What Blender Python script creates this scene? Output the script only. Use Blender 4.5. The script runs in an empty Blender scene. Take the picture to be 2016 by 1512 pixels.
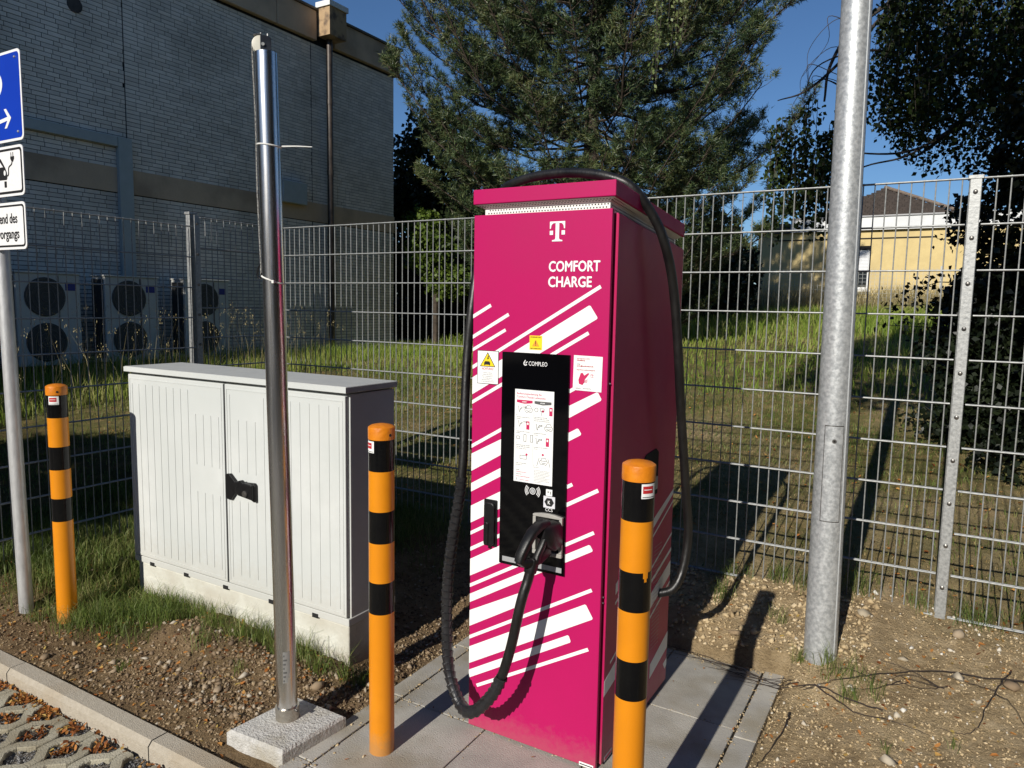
import bpy, bmesh, math, random
import numpy as np
from mathutils import Matrix, Vector
random.seed(7); RNG = np.random.default_rng(11)
S = bpy.context.scene
COL = S.collection
# ------------------------------------------------------------------ camera, light, exposure
# site axes: X runs along the kerb (and the charger front), Y away from the kerb, camera above the origin
cam_d = bpy.data.cameras.new('camera'); cam = bpy.data.objects.new('camera', cam_d); COL.objects.link(cam)
AZ = math.radians(120.2)
pit, rol = math.atan(153.57/1428), math.radians(1.037)
def site(v):
    u = (math.sin(AZ), math.cos(AZ)); w = (-math.cos(AZ), math.sin(AZ))
    return Vector((v[0]*u[0]+v[1]*u[1], v[0]*w[0]+v[1]*w[1], v[2]))
F_ = Vector((0, math.cos(pit), -math.sin(pit))); U0 = Vector((0, math.sin(pit), math.cos(pit))); R0 = Vector((1, 0, 0))
Rr = R0*math.cos(rol)+U0*math.sin(rol); Uu = U0*math.cos(rol)-R0*math.sin(rol)
R_, U_, Fs = site(Rr), site(Uu), site(F_)
cam.matrix_world = Matrix(((R_.x, U_.x, -Fs.x, 0), (R_.y, U_.y, -Fs.y, 0), (R_.z, U_.z, -Fs.z, 1.6), (0, 0, 0, 1)))
cam_d.sensor_width = 36; cam_d.lens = 1428/2016*36; cam_d.clip_start = .05; cam_d.clip_end = 600
S.camera = cam
SUN_EL, SUN_DIR = 28.3, Vector((math.sin(math.radians(.7)), math.cos(math.radians(.7)), 0))   # where shadows point
sd = SUN_DIR*math.cos(math.radians(SUN_EL)) - Vector((0, 0, math.sin(math.radians(SUN_EL))))
sl = bpy.data.lights.new('sun', 'SUN'); sl.energy = 4.8; sl.angle = math.radians(.53); sl.color = (1, .945, .86)
so = bpy.data.objects.new('sun', sl); COL.objects.link(so); so.rotation_euler = sd.to_track_quat('-Z', 'Y').to_euler()
W = bpy.data.worlds.new('World'); S.world = W; W.use_nodes = True
nt = W.node_tree; nt.nodes.clear()
sky = nt.nodes.new('ShaderNodeTexSky'); sky.sky_type = 'NISHITA'; sky.sun_disc = False
sky.sun_elevation = math.radians(SUN_EL); sky.sun_rotation = math.atan2(-SUN_DIR.x, -SUN_DIR.y)
sky.air_density = 1.0; sky.dust_density = 0.0; sky.ozone_density = 8.0
bg = nt.nodes.new('ShaderNodeBackground'); bg.inputs[1].default_value = .075
wo = nt.nodes.new('ShaderNodeOutputWorld'); nt.links.new(sky.outputs[0], bg.inputs[0]); nt.links.new(bg.outputs[0], wo.inputs[0])
S.view_settings.view_transform = 'Standard'; S.view_settings.look = 'None'; S.view_settings.gamma = 1
S.view_settings.exposure = 0.13; S.view_settings.use_curve_mapping = False
S.render.engine = 'CYCLES'; S.cycles.max_bounces = 6; S.cycles.diffuse_bounces = 2; S.cycles.glossy_bounces = 3

# ------------------------------------------------------------------ materials
def mat(name, c1, c2=None, scale=8, rough=.6, metal=0, bump=0, bscale=40, detail=5, spec=.5, stretch=(1, 1, 1), r2=None, coat=0, contrast=(.35, .65), c3=None, s3=1.5, trans=0, dirt=None, var=0):
    m = bpy.data.materials.new(name); m.use_nodes = True; n = m.node_tree.nodes; l = m.node_tree.links
    b = n['Principled BSDF']; c1 = (*c1, 1)[:4]; b.inputs['Base Color'].default_value = c1
    b.inputs['Roughness'].default_value = rough; b.inputs['Metallic'].default_value = metal
    b.inputs['Specular IOR Level'].default_value = spec; b.inputs['Coat Weight'].default_value = coat; b.inputs['Coat Roughness'].default_value = .08
    g = n.new('ShaderNodeNewGeometry'); mp = n.new('ShaderNodeMapping'); mp.inputs['Scale'].default_value = stretch
    l.new(g.outputs['Position'], mp.inputs[0])
    if c2 is not None:
        t = n.new('ShaderNodeTexNoise'); t.inputs['Scale'].default_value = scale; t.inputs['Detail'].default_value = detail; t.inputs['Roughness'].default_value = .65
        l.new(mp.outputs[0], t.inputs['Vector'])
        r = n.new('ShaderNodeValToRGB'); r.color_ramp.elements[0].position = contrast[0]; r.color_ramp.elements[1].position = contrast[1]
        r.color_ramp.elements[0].color = c1; r.color_ramp.elements[1].color = (*c2, 1)[:4]
        l.new(t.outputs[0], r.inputs[0]); out = r.outputs[0]
        if c3 is not None:
            t3 = n.new('ShaderNodeTexNoise'); t3.inputs['Scale'].default_value = s3; t3.inputs['Detail'].default_value = 4
            l.new(mp.outputs[0], t3.inputs['Vector'])
            r3 = n.new('ShaderNodeValToRGB'); r3.color_ramp.elements[0].position = .48; r3.color_ramp.elements[1].position = .66
            l.new(t3.outputs[0], r3.inputs[0])
            mx = n.new('ShaderNodeMix'); mx.data_type = 'RGBA'; l.new(r3.outputs[0], mx.inputs[0]); l.new(out, mx.inputs[6]); mx.inputs[7].default_value = (*c3, 1)
            out = mx.outputs[2]
        l.new(out, b.inputs['Base Color'])
        if var:
            oi = n.new('ShaderNodeObjectInfo'); ri = n.new('ShaderNodeMath'); ri.operation = 'ADD'; l.new(oi.outputs['Random'], ri.inputs[0]); l.new(g.outputs['Random Per Island'], ri.inputs[1])
            fr_ = n.new('ShaderNodeMath'); fr_.operation = 'FRACT'; l.new(ri.outputs[0], fr_.inputs[0]); mr_ = n.new('ShaderNodeMapRange'); mr_.inputs[3].default_value = 1-var; mr_.inputs[4].default_value = 1+var*.4; l.new(fr_.outputs[0], mr_.inputs[0])
            mv = n.new('ShaderNodeMix'); mv.data_type = 'RGBA'; mv.blend_type = 'MULTIPLY'; mv.inputs[0].default_value = 1; l.new(out, mv.inputs[6]); l.new(mr_.outputs[0], mv.inputs[7]); out = mv.outputs[2]; l.new(out, b.inputs['Base Color'])
        if dirt is not None:                       # splashed earth: fades upwards, broken by noise
            z0_, z1_, dc, da = dirt; sx_ = n.new('ShaderNodeSeparateXYZ'); l.new(g.outputs['Position'], sx_.inputs[0])
            md = n.new('ShaderNodeMapRange'); md.inputs[1].default_value = z0_; md.inputs[2].default_value = z1_; md.inputs[3].default_value = .62; md.inputs[4].default_value = -.12; l.new(sx_.outputs[2], md.inputs[0])
            td = n.new('ShaderNodeTexNoise'); td.inputs['Scale'].default_value = 38; td.inputs['Detail'].default_value = 8; td.inputs['Roughness'].default_value = .75; l.new(g.outputs['Position'], td.inputs['Vector'])
            ad = n.new('ShaderNodeMath'); ad.operation = 'ADD'; l.new(td.outputs[0], ad.inputs[0]); l.new(md.outputs[0], ad.inputs[1])
            rd = n.new('ShaderNodeValToRGB'); rd.color_ramp.elements[0].position = .62; rd.color_ramp.elements[1].position = 1.0; rd.color_ramp.elements[1].color = (da, da, da, 1); l.new(ad.outputs[0], rd.inputs[0])
            mdx = n.new('ShaderNodeMix'); mdx.data_type = 'RGBA'; l.new(rd.outputs[0], mdx.inputs[0]); l.new(out, mdx.inputs[6]); mdx.inputs[7].default_value = (*dc, 1); l.new(mdx.outputs[2], b.inputs['Base Color'])
        if r2 is not None:
            mr = n.new('ShaderNodeMapRange'); mr.inputs[3].default_value = rough; mr.inputs[4].default_value = r2
            mr.inputs[1].default_value = .3; mr.inputs[2].default_value = .7
            l.new(t.outputs[0], mr.inputs[0]); l.new(mr.outputs[0], b.inputs['Roughness'])
    if bump:
        t2 = n.new('ShaderNodeTexNoise'); t2.inputs['Scale'].default_value = bscale; t2.inputs['Detail'].default_value = 6
        l.new(mp.outputs[0], t2.inputs['Vector'])
        bp = n.new('ShaderNodeBump'); bp.inputs['Strength'].default_value = bump; bp.inputs['Distance'].default_value = .01
        l.new(t2.outputs[0], bp.inputs['Height']); l.new(bp.outputs[0], b.inputs['Normal'])
    if trans:
        b.inputs['Transmission Weight'].default_value = 0
        tr = n.new('ShaderNodeBsdfTranslucent'); ms = n.new('ShaderNodeMixShader'); ms.inputs[0].default_value = trans
        col = b.inputs['Base Color']
        if col.is_linked: l.new(col.links[0].from_socket, tr.inputs[0])
        else: tr.inputs[0].default_value = c1
        o = n['Material Output']; l.new(b.outputs[0], ms.inputs[1]); l.new(tr.outputs[0], ms.inputs[2]); l.new(ms.outputs[0], o.inputs[0])
    return m
def leafmat(name, cols, rough=.5, trans=.25, spec=.3, scale=1.3):
    """foliage: colour differs from leaf to leaf"""
    m = bpy.data.materials.new(name); m.use_nodes = True; n = m.node_tree.nodes; l = m.node_tree.links; b = n['Principled BSDF']
    g = n.new('ShaderNodeNewGeometry'); t = n.new('ShaderNodeTexNoise'); t.inputs['Scale'].default_value = scale; t.inputs['Detail'].default_value = 2
    l.new(g.outputs['Position'], t.inputs['Vector'])
    ad = n.new('ShaderNodeMath'); ad.operation = 'ADD'; sc = n.new('ShaderNodeMath'); sc.operation = 'MULTIPLY_ADD'; sc.inputs[1].default_value = .55; sc.inputs[2].default_value = -.28
    l.new(g.outputs['Random Per Island'], sc.inputs[0]); l.new(sc.outputs[0], ad.inputs[0]); l.new(t.outputs[0], ad.inputs[1])
    r = n.new('ShaderNodeValToRGB'); e = r.color_ramp.elements
    while len(e) < len(cols): e.new(.5)
    for i, c in enumerate(cols): e[i].position = .2+.6*i/(len(cols)-1); e[i].color = (*c, 1)
    l.new(ad.outputs[0], r.inputs[0]); l.new(r.outputs[0], b.inputs['Base Color'])
    b.inputs['Roughness'].default_value = rough; b.inputs['Specular IOR Level'].default_value = spec
    if trans:
        tr = n.new('ShaderNodeBsdfTranslucent'); ms = n.new('ShaderNodeMixShader'); ms.inputs[0].default_value = trans
        l.new(r.outputs[0], tr.inputs[0]); o = n['Material Output']
        l.new(b.outputs[0], ms.inputs[1]); l.new(tr.outputs[0], ms.inputs[2]); l.new(ms.outputs[0], o.inputs[0])
    return m
M = {}
M['magenta'] = mat('magenta_paint', (.435, .0075, .102), (.40, .007, .092), 2.2, .36, 0, .05, 350, spec=.24, r2=.5, dirt=(0, .16, (.30, .20, .14), .22))
M['magenta_side'] = mat('magenta_side_paint', (.45, .009, .092), (.40, .008, .082), 1.6, .34, 0, .05, 350, spec=.4, r2=.5, dirt=(0, .2, (.30, .20, .14), .25))
M['white_print'] = mat('white_vinyl', (.80, .81, .80), (.72, .73, .71), 22, .4, contrast=(.5, .75))
M['white_paint'] = mat('white_sheet_metal', (.78, .78, .74), (.70, .70, .66), 10, .45)
M['white_ink'] = mat('white_ink', (.8, .8, .8), rough=.5)
M['grey_ink'] = mat('grey_ink', (.35, .36, .37), rough=.5)
M['black_ink'] = mat('black_ink', (.012, .012, .013), rough=.5)
M['dark_grey_ink'] = mat('dark_grey_ink', (.09, .09, .09), rough=.5)
M['magenta_ink'] = mat('magenta_ink', (.5, .012, .09), rough=.5)
M['red_ink'] = mat('red_ink', (.45, .02, .025), rough=.5)
M['yellow_ink'] = mat('yellow_ink', (.85, .62, .01), rough=.5)
M['orange_ink'] = mat('orange_ink', (.8, .3, .03), rough=.5)
M['paper'] = mat('paper_sticker', (.80, .81, .80), (.76, .77, .76), 15, .5)
M['black_glass'] = mat('black_glass', (.002, .002, .0025), rough=.06, spec=.35)
M['hole'] = mat('dark_hole', (.01, .01, .01), rough=.9)
M['black_plastic'] = mat('black_plastic', (.006, .006, .0065), (.010, .010, .011), 30, .4, 0, .08, 200, spec=.3)
M['rubber'] = mat('cable_rubber', (.005, .005, .0055), (.012, .0115, .011), 25, .34, 0, .12, 120, r2=.5, stretch=(1, 1, .35))
M['spiral'] = mat('spiral_wrap', (.012, .012, .013), (.022, .022, .024), 30, .28, 0, .05, 100)
M['silver'] = mat('silver_label', (.42, .43, .44), (.38, .39, .40), 40, .45, .3)
M['socket_frame'] = mat('socket_frame', (.36, .35, .32), (.30, .29, .27), 25, .5, 0, .05, 90)
M['orange'] = mat('signal_orange_paint', (.68, .24, .0065), (.62, .215, .006), 7, .33, 0, .05, 160, c3=(.64, .222, .006), s3=3, dirt=(0, .14, (.30, .20, .10), .5))
M['orange_cap'] = mat('orange_cap_plastic', (.68, .22, .007), (.56, .165, .006), 30, .42, 0, .15, 90)
M['black_paint'] = mat('black_band_paint', (.003, .003, .0035), (.005, .005, .005), 14, .13, 0, .05, 110, spec=.3)
M['cabinet'] = mat('light_grey_polyester', (.58, .60, .585), (.54, .56, .545), 9, .55, 0, .1, 260, c3=(.51, .535, .52), s3=1.6, dirt=(.2, .5, (.42, .38, .30), .25))
M['cabinet_top'] = mat('cabinet_lid_grey', (.52, .53, .50), (.46, .47, .45), 12, .5, 0, .1, 260)
M['plinth'] = mat('cabinet_plinth', (.62, .625, .56), (.50, .49, .42), 5, .75, 0, .25, 60, c3=(.47, .45, .38), s3=4, dirt=(0, .16, (.27, .21, .14), .6))
M['steel'] = mat('stainless_steel', (.80, .79, .77), (.72, .71, .69), 60, .2, 1, .03, 500, stretch=(1, 1, .04), r2=.3)
M['steel_collar'] = mat('stainless_collar', (.60, .57, .51), (.42, .38, .32), 40, .3, 1, .25, 160, r2=.5)
M['nylon'] = mat('nylon_wheel', (.66, .64, .55), (.58, .56, .47), 20, .45)
M['tie'] = mat('cable_tie_nylon', (.72, .72, .68), rough=.5)
M['cord'] = mat('braided_cord', (.30, .30, .28), (.06, .06, .06), 260, .8, contrast=(.45, .55))
M['galv_post'] = mat('galvanised_post', (.25, .26, .26), (.44, .45, .44), 75, .42, .55, .12, 60, contrast=(.3, .7), r2=.6)
M['galv_wire'] = mat('galvanised_wire', (.22, .23, .23), (.34, .35, .34), 60, .55, .35)
M['bolt'] = mat('dark_bolt', (.10, .10, .10), (.25, .24, .22), 90, .4, .8)
M['sign_white'] = mat('sign_white', (.78, .78, .77), (.72, .72, .71), 60, .5)
M['sign_blue'] = mat('sign_blue', (.004, .035, .36), (.005, .042, .40), 3, .38)
M['kerb'] = mat('kerb_concrete', (.35, .31, .245), (.44, .395, .32), 55, .9, 0, .5, 220, contrast=(.3, .7), c3=(.33, .265, .18), s3=2.2, var=.1)
M['slab'] = mat('slab_concrete', (.34, .325, .29), (.45, .43, .38), 5, .85, 0, .35, 180, c3=(.29, .26, .20), s3=3.5, var=.14)
M['paver'] = mat('paver_concrete', (.35, .325, .24), (.43, .40, .31), 9, .9, 0, .5, 160, c3=(.28, .245, .17), s3=5, var=.1)
M['footing'] = mat('footing_concrete', (.40, .39, .36), (.55, .54, .51), 40, .9, 0, .8, 120, c3=(.38, .35, .28), s3=6)
M['beige_concrete'] = mat('beige_concrete', (.60, .46, .31), (.54, .41, .28), 3, .9, 0, .3, 30, c3=(.38, .29, .20), s3=1.1)
M['brick'] = mat('pale_brick', (.74, .69, .60), (.84, .79, .70), 3.2, .8, 0, .3, 60, c3=(.62, .58, .50), s3=.9, var=.16)
M['mortar'] = mat('dark_mortar', (.010, .011, .012), (.018, .019, .02), 20, .95)
M['duct'] = mat('duct_plastic', (.42, .47, .46), (.38, .43, .42), 6, .6)
M['pipe'] = mat('brown_downpipe', (.035, .028, .024), (.09, .07, .055), 6, .45, .2)
M['ac_white'] = mat('ac_casing', (.58, .58, .53), (.52, .52, .48), 5, .6)
M['ac_dark'] = mat('ac_grille', (.045, .046, .045), (.07, .07, .068), 20, .6)
M['ac_ring'] = mat('ac_guard', (.10, .10, .10), rough=.5)
M['ac_label'] = mat('ac_label', (.02, .03, .22), rough=.5)
M['house_wall'] = mat('ochre_render', (.62, .49, .23), (.55, .43, .20), 4, .9, 0, .4, 40, c3=(.48, .38, .19), s3=.7)
M['house_white'] = mat('white_fascia', (.70, .71, .70), (.58, .59, .59), 1.6, .6)
M['shutter'] = mat('white_shutter', (.72, .73, .74), rough=.5)
M['window_glass'] = mat('window_glass', (.02, .025, .028), rough=.05)
M['roof_tile'] = mat('brown_roof_tile', (.028, .021, .017), (.058, .043, .035), 9, .85, 0, .8, 14)
M['bark'] = mat('pine_bark', (.035, .026, .018), (.08, .058, .04), 14, .9, 0, .8, 25)
M['birch_bark'] = mat('birch_twig_bark', (.035, .028, .022), (.06, .05, .04), 14, .85)
M['twig'] = mat('dead_twig', (.018, .012, .009), (.04, .027, .02), 30, .8)
M['pine'] = leafmat('pine_needles', [(.012, .026, .012), (.045, .078, .032), (.10, .135, .048), (.13, .13, .05)], .45, .12, .35, .9)
M['birch'] = leafmat('birch_leaves', [(.012, .020, .008), (.030, .048, .013), (.06, .09, .022)], .5, .25, .2)  # dark copy: the shade on these leaves is put into their colour
M['birch_lit_tint'] = leafmat('birch_leaves_sunlit_tint', [(.12, .17, .05), (.22, .27, .10), (.30, .34, .15)], .45, .35)  # pale copy of the birch leaves, sunlight put into the colour
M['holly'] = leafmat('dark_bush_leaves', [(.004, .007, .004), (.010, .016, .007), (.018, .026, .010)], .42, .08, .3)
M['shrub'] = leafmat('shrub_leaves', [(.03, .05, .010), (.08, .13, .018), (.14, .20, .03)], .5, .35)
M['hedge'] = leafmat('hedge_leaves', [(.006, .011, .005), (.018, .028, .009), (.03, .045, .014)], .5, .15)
M['grass'] = leafmat('green_grass', [(.06, .085, .020), (.11, .165, .032), (.17, .235, .05), (.32, .30, .12)], .5, .35, .3, 1.1)
M['grass_far'] = leafmat('meadow_grass', [(.12, .18, .022), (.20, .30, .04), (.28, .36, .06), (.40, .38, .14)], .5, .4, .25, .5)
M['straw'] = leafmat('dry_grass', [(.20, .16, .07), (.36, .30, .15), (.46, .40, .22)], .6, .3, .2, 2)
M['thatch'] = leafmat('dry_thatch', [(.09, .065, .025), (.20, .14, .055), (.34, .25, .11), (.42, .33, .17)], .8, .15, .15, 3)
M['dead_leaf'] = leafmat('dead_leaves', [(.16, .05, .015), (.38, .14, .035), (.50, .24, .07), (.46, .34, .10)], .7, .2, .2, 9)
M['pebble'] = leafmat('brown_pebbles', [(.14, .10, .065), (.24, .175, .11), (.33, .26, .18), (.42, .38, .31)], .85, 0, .25, 5)
M['gravel_dark'] = leafmat('grey_gravel', [(.06, .06, .06), (.14, .14, .14), (.26, .25, .24)], .8, 0, .3, 12)
M['loam_crumb'] = leafmat('loam_crumbs', [(.085, .055, .033), (.17, .115, .068), (.25, .18, .105), (.32, .245, .15)], .9, 0, .2, 4)
M['sand_crumb'] = leafmat('sand_crumbs', [(.27, .195, .11), (.40, .305, .175), (.48, .375, .225), (.53, .43, .28)], .9, 0, .2, 4)
M['pale_pebble'] = leafmat('pale_pebbles', [(.35, .30, .22), (.5, .45, .36), (.62, .60, .54)], .8, 0, .3, 4)
M['clod'] = mat('earth_clod', (.22, .155, .09), (.33, .24, .145), 25, .95, 0, 1, 70)

# ------------------------------------------------------------------ mesh helpers
WL = {}
class MB:
    def __init__(s): s.v = []; s.f = []; s.m = []; s.cur = 0
    def add(s, vs, fs):
        k = len(s.v); s.v += [tuple(p) for p in vs]
        for f in fs: s.f.append([i+k for i in f]); s.m.append(s.cur)
        return s
    def box(s, x0, x1, y0, y1, z0, z1):
        return s.add([(x0,y0,z0),(x1,y0,z0),(x1,y1,z0),(x0,y1,z0),(x0,y0,z1),(x1,y0,z1),(x1,y1,z1),(x0,y1,z1)],
            [(0,3,2,1),(4,5,6,7),(0,1,5,4),(1,2,6,5),(2,3,7,6),(3,0,4,7)])
    def prism(s, poly, O, A, B, N, d):
        """polygon (a,b) counter-clockwise seen from N, front face at O, depth d behind it"""
        O, A, B, N = map(Vector, (O, A, B, N)); n = len(poly)
        fr = [O+A*a+B*b for a, b in poly]; bk = [p-N*d for p in fr]
        return s.add(fr+bk, [list(range(n)), list(range(2*n-1, n-1, -1))]+[(i, i+n, (i+1) % n+n, (i+1) % n) for i in range(n)])
    def xz(s, poly, y, d): return s.prism(poly, (0, y, 0), (1, 0, 0), (0, 0, 1), (0, -1, 0), d)
    def yz(s, poly, x, d): return s.prism(poly, (x, 0, 0), (0, 1, 0), (0, 0, 1), (1, 0, 0), d)
    def tube(s, pts, r, n=12, caps=True):
        pts = [Vector(p) for p in pts]; k = len(pts); rs = r if hasattr(r, '__len__') else [r]*k
        T = []
        for i in range(k):
            t = pts[min(i+1, k-1)]-pts[max(i-1, 0)]; T.append(t.normalized() if t.length > 1e-9 else Vector((0, 0, 1)))
        nrm = T[0].orthogonal().normalized(); vs = []
        for i in range(k):
            nrm = (nrm-T[i]*nrm.dot(T[i]))
            nrm = nrm.normalized() if nrm.length > 1e-6 else T[i].orthogonal().normalized()
            b = T[i].cross(nrm)
            for j in range(n):
                a = 2*math.pi*j/n; vs.append(pts[i]+(nrm*math.cos(a)+b*math.sin(a))*rs[i])
        fs = [(i*n+j, i*n+(j+1) % n, (i+1)*n+(j+1) % n, (i+1)*n+j) for i in range(k-1) for j in range(n)]
        if caps: fs += [list(range(n-1, -1, -1)), [(k-1)*n+j for j in range(n)]]
        return s.add(vs, fs)
    def lathe(s, prof, c, n=32, axis='z'):
        vs = []; k = len(prof)
        for r, h in prof:
            for j in range(n):
                a = 2*math.pi*j/n; x, y = r*math.cos(a), r*math.sin(a)
                p = (x, y, h) if axis == 'z' else ((h, x, y) if axis == 'x' else (x, -h, y))
                vs.append((c[0]+p[0], c[1]+p[1], c[2]+p[2]))
        fs = [(i*n+j, i*n+(j+1) % n, (i+1)*n+(j+1) % n, (i+1)*n+j) for i in range(k-1) for j in range(n)]
        fs += [list(range(n-1, -1, -1)), [(k-1)*n+j for j in range(n)]]
        return s.add(vs, fs)
    def mesh(s, name, mats, smooth=False):
        me = bpy.data.meshes.new(name); me.from_pydata(s.v, [], s.f)
        for m in (mats if isinstance(mats, (list, tuple)) else [mats]): me.materials.append(M[m] if isinstance(m, str) else m)
        if any(s.m): me.polygons.foreach_set('material_index', s.m)
        if smooth:
            me.polygons.foreach_set('use_smooth', [True]*len(me.polygons)); me.set_sharp_from_angle(angle=math.radians(38))
        me.update(); return me
    def build(s, name, mats, parent=None, smooth=False, bev=0, **kw):
        o = link(name, s.mesh(name, mats, smooth), parent, **kw)
        if bev:
            b = o.modifiers.new('bevel', 'BEVEL'); b.width = bev; b.segments = 2; b.limit_method = 'ANGLE'; b.angle_limit = math.radians(40)
        return o
def link(name, data, parent=None, label=None, cat=None, group=None, kind=None):
    o = bpy.data.objects.new(name, data); COL.objects.link(o)
    w = Vector((0, 0, 0))
    if parent is not None: o.parent = parent; o.location = -WL.get(parent.name, w)
    WL[o.name] = w
    return tag(o, label, cat, group, kind)
def tag(o, label=None, cat=None, group=None, kind=None):
    if label: o['label'] = label
    if cat: o['category'] = cat
    if group: o['group'] = group
    if kind: o['kind'] = kind
    return o
def thing(name, loc, label, cat, group=None):
    o = bpy.data.objects.new(name, None); COL.objects.link(o); o.location = loc; o.empty_display_size = .1
    WL[o.name] = Vector(loc); return tag(o, label, cat, group)
def copy_tree(o, loc, rz=0):
    """a thing with copies of its parts and sub-parts"""
    def rec(a, par):
        c = a.copy(); COL.objects.link(c); c.parent = par
        for ch in a.children: rec(ch, c)
        return c
    c = rec(o, None); c.location = loc; c.rotation_euler = (0, 0, rz); WL[c.name] = Vector(loc); return c
def raw(name, V, Fq, mats, parent=None, mi=None, smooth=False, **kw):
    """big meshes from numpy: V (n,3), Fq (m,3 or 4)"""
    me = bpy.data.meshes.new(name); V = np.asarray(V, np.float32); Fq = np.asarray(Fq, np.int32); k = Fq.shape[1]
    me.vertices.add(len(V)); me.vertices.foreach_set('co', V.ravel())
    me.loops.add(Fq.size); me.loops.foreach_set('vertex_index', Fq.ravel())
    me.polygons.add(len(Fq)); me.polygons.foreach_set('loop_start', np.arange(0, Fq.size, k, dtype=np.int32))
    if mi is not None: me.polygons.foreach_set('material_index', np.asarray(mi, np.int32))
    for m in (mats if isinstance(mats, (list, tuple)) else [mats]): me.materials.append(M[m] if isinstance(m, str) else m)
    if smooth: me.polygons.foreach_set('use_smooth', np.ones(len(Fq), bool))
    me.update(calc_edges=True); return link(name, me, parent, **kw)
def text(name, body, x, z, y, h, m, parent, bold=0, sx=1., align='LEFT', width=None, side=False, heavy=0, **kw):
    """flat print standing on a face that looks towards -Y (or +X when side)"""
    cu = bpy.data.curves.new(name, 'FONT'); cu.body = body; cu.size = 1; cu.offset = bold; cu.resolution_u = 3; cu.fill_mode = 'FRONT'
    t = bpy.data.objects.new(name, cu); COL.objects.link(t); dg = bpy.context.evaluated_depsgraph_get(); dg.update()
    me = bpy.data.meshes.new_from_object(t.evaluated_get(dg)); bpy.data.objects.remove(t); bpy.data.curves.remove(cu)
    co = np.zeros(len(me.vertices)*3); me.vertices.foreach_get('co', co); co = co.reshape(-1, 3)
    k = h/.70
    if len(co):
        x0, x1 = co[:, 0].min(), co[:, 0].max(); kx = k*sx if width is None else width/(x1-x0)
        ax = x0 if align == 'LEFT' else ((x0+x1)/2 if align == 'CENTER' else x1)
        a = (co[:, 0]-ax)*kx+x; c = co[:, 1]*k+z
        new = np.stack([np.full_like(a, y), a, c], 1) if side else np.stack([a, np.full_like(a, y), c], 1)
        me.vertices.foreach_set('co', new.ravel())
    if heavy and len(co):
        bmm = bmesh.new()
        for q, (hx, hz) in enumerate(((0, 0), (heavy, 0), (-heavy, 0), (0, heavy), (0, -heavy))):
            m2 = me.copy(); m2.transform(Matrix.Translation((hx, -q*1e-5, hz))); bmm.from_mesh(m2); bpy.data.meshes.remove(m2)
        bmm.to_mesh(me); bmm.free()
    me.materials.clear(); me.materials.append(M[m]); me.name = name; me.update()
    return link(name, me, parent, **kw)
def rrect(x0, x1, z0, z1, r, n=4):
    p = []
    for cx, cz, a0 in ((x1-r, z0+r, -90), (x1-r, z1-r, 0), (x0+r, z1-r, 90), (x0+r, z0+r, 180)):
        for i in range(n+1):
            a = math.radians(a0+90*i/n); p.append((cx+r*math.cos(a), cz+r*math.sin(a)))
    return p
def circ(cx, cz, r, n=20, rx=None): return [(cx+(rx or r)*math.cos(2*math.pi*i/n), cz+r*math.sin(2*math.pi*i/n)) for i in range(n)]
def line(a, b, w):
    a, b = Vector(a), Vector(b); d = (b-a).normalized(); n = Vector((-d.y, d.x))*w/2
    return [tuple(a-n), tuple(b-n), tuple(b+n), tuple(a+n)]
def ring(cx, cz, r0, r1, a0, a1, n=10):
    p = [(cx+r1*math.cos(math.radians(a0+(a1-a0)*i/n)), cz+r1*math.sin(math.radians(a0+(a1-a0)*i/n))) for i in range(n+1)]
    return p+[(cx+r0*math.cos(math.radians(a1-(a1-a0)*i/n)), cz+r0*math.sin(math.radians(a1-(a1-a0)*i/n))) for i in range(n+1)]
def catmull(P, n=8):
    P = [Vector(p) for p in P]; Q = [P[0]*2-P[1]]+P+[P[-1]*2-P[-2]]; out = []
    for i in range(1, len(Q)-2):
        for k in range(n):
            t = k/n; a, b, c, d = Q[i-1], Q[i], Q[i+1], Q[i+2]
            out.append(.5*((2*b)+(c-a)*t+(2*a-5*b+4*c-d)*t*t+(3*b-a-3*c+d)*t**3))
    return out+[P[-1]]

# ------------------------------------------------------------------ ground
CP = np.array([(-8,1.57,-.01),(-6,1.57,-.01),(-4.4,1.57,0),(-3.3,1.57,-.012),(-2.5,1.57,-.015),(-2.1,1.57,-.02),(-1.9,2,-.02),(-1.9,2.6,-.012),(-1.9,3.1,0),(-.45,2.5,-.012),(-.45,1.8,-.015),
 (.6,2,-.01),(1.8,2,.0),(-2.1,2.2,.02),(-3.7,2.2,.05),(-2.9,2.15,.035),(-3.63,1.87,.03),(-3.9,1.82,.05),(-4.28,2,.11),(-4.28,3,.14),(-4.3,3.8,.18),(-3,3.84,.18),(-1.3,3.84,.185),
 (.1,3.84,.185),(1,3.84,.2),(-.34,3.28,.13),(-.8,3.36,.055),(.2,3.25,.10),(-.42,3.05,.015),(-1.2,3.32,.01),(-1.7,3.35,.03),(-6,3,.22),(-6,6,.4),(-8,4.6,.4),(-10.5,6.5,.62),(-10.9,13.5,.5),
 (-4,6,.36),(-1.2,6.3,.45),(-1.5,8,.7),(-4,10,.7),(-6.5,12,.72),(-4,17,1.25),(-2,24,1.72),(-7,24,1.68),(2,24,1.8),(2,10,.95),(3,6,.5),(-13,20,.8),(-10,1.6,.3),(6,4,.3),(-14,8,.6)], float)
def _tps(P):
    n = len(P); d = np.linalg.norm(P[:, None, :2]-P[None, :, :2], axis=2); K = np.where(d > 0, d*d*np.log(d+1e-12), 0)+np.eye(n)*.02
    A = np.zeros((n+3, n+3)); A[:n, :n] = K; A[:n, n] = 1; A[:n, n+1:] = P[:, :2]; A[n, :n] = 1; A[n+1:, :n] = P[:, :2].T
    return np.linalg.solve(A, np.concatenate([P[:, 2], [0, 0, 0]]))
TW = _tps(CP)
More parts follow.
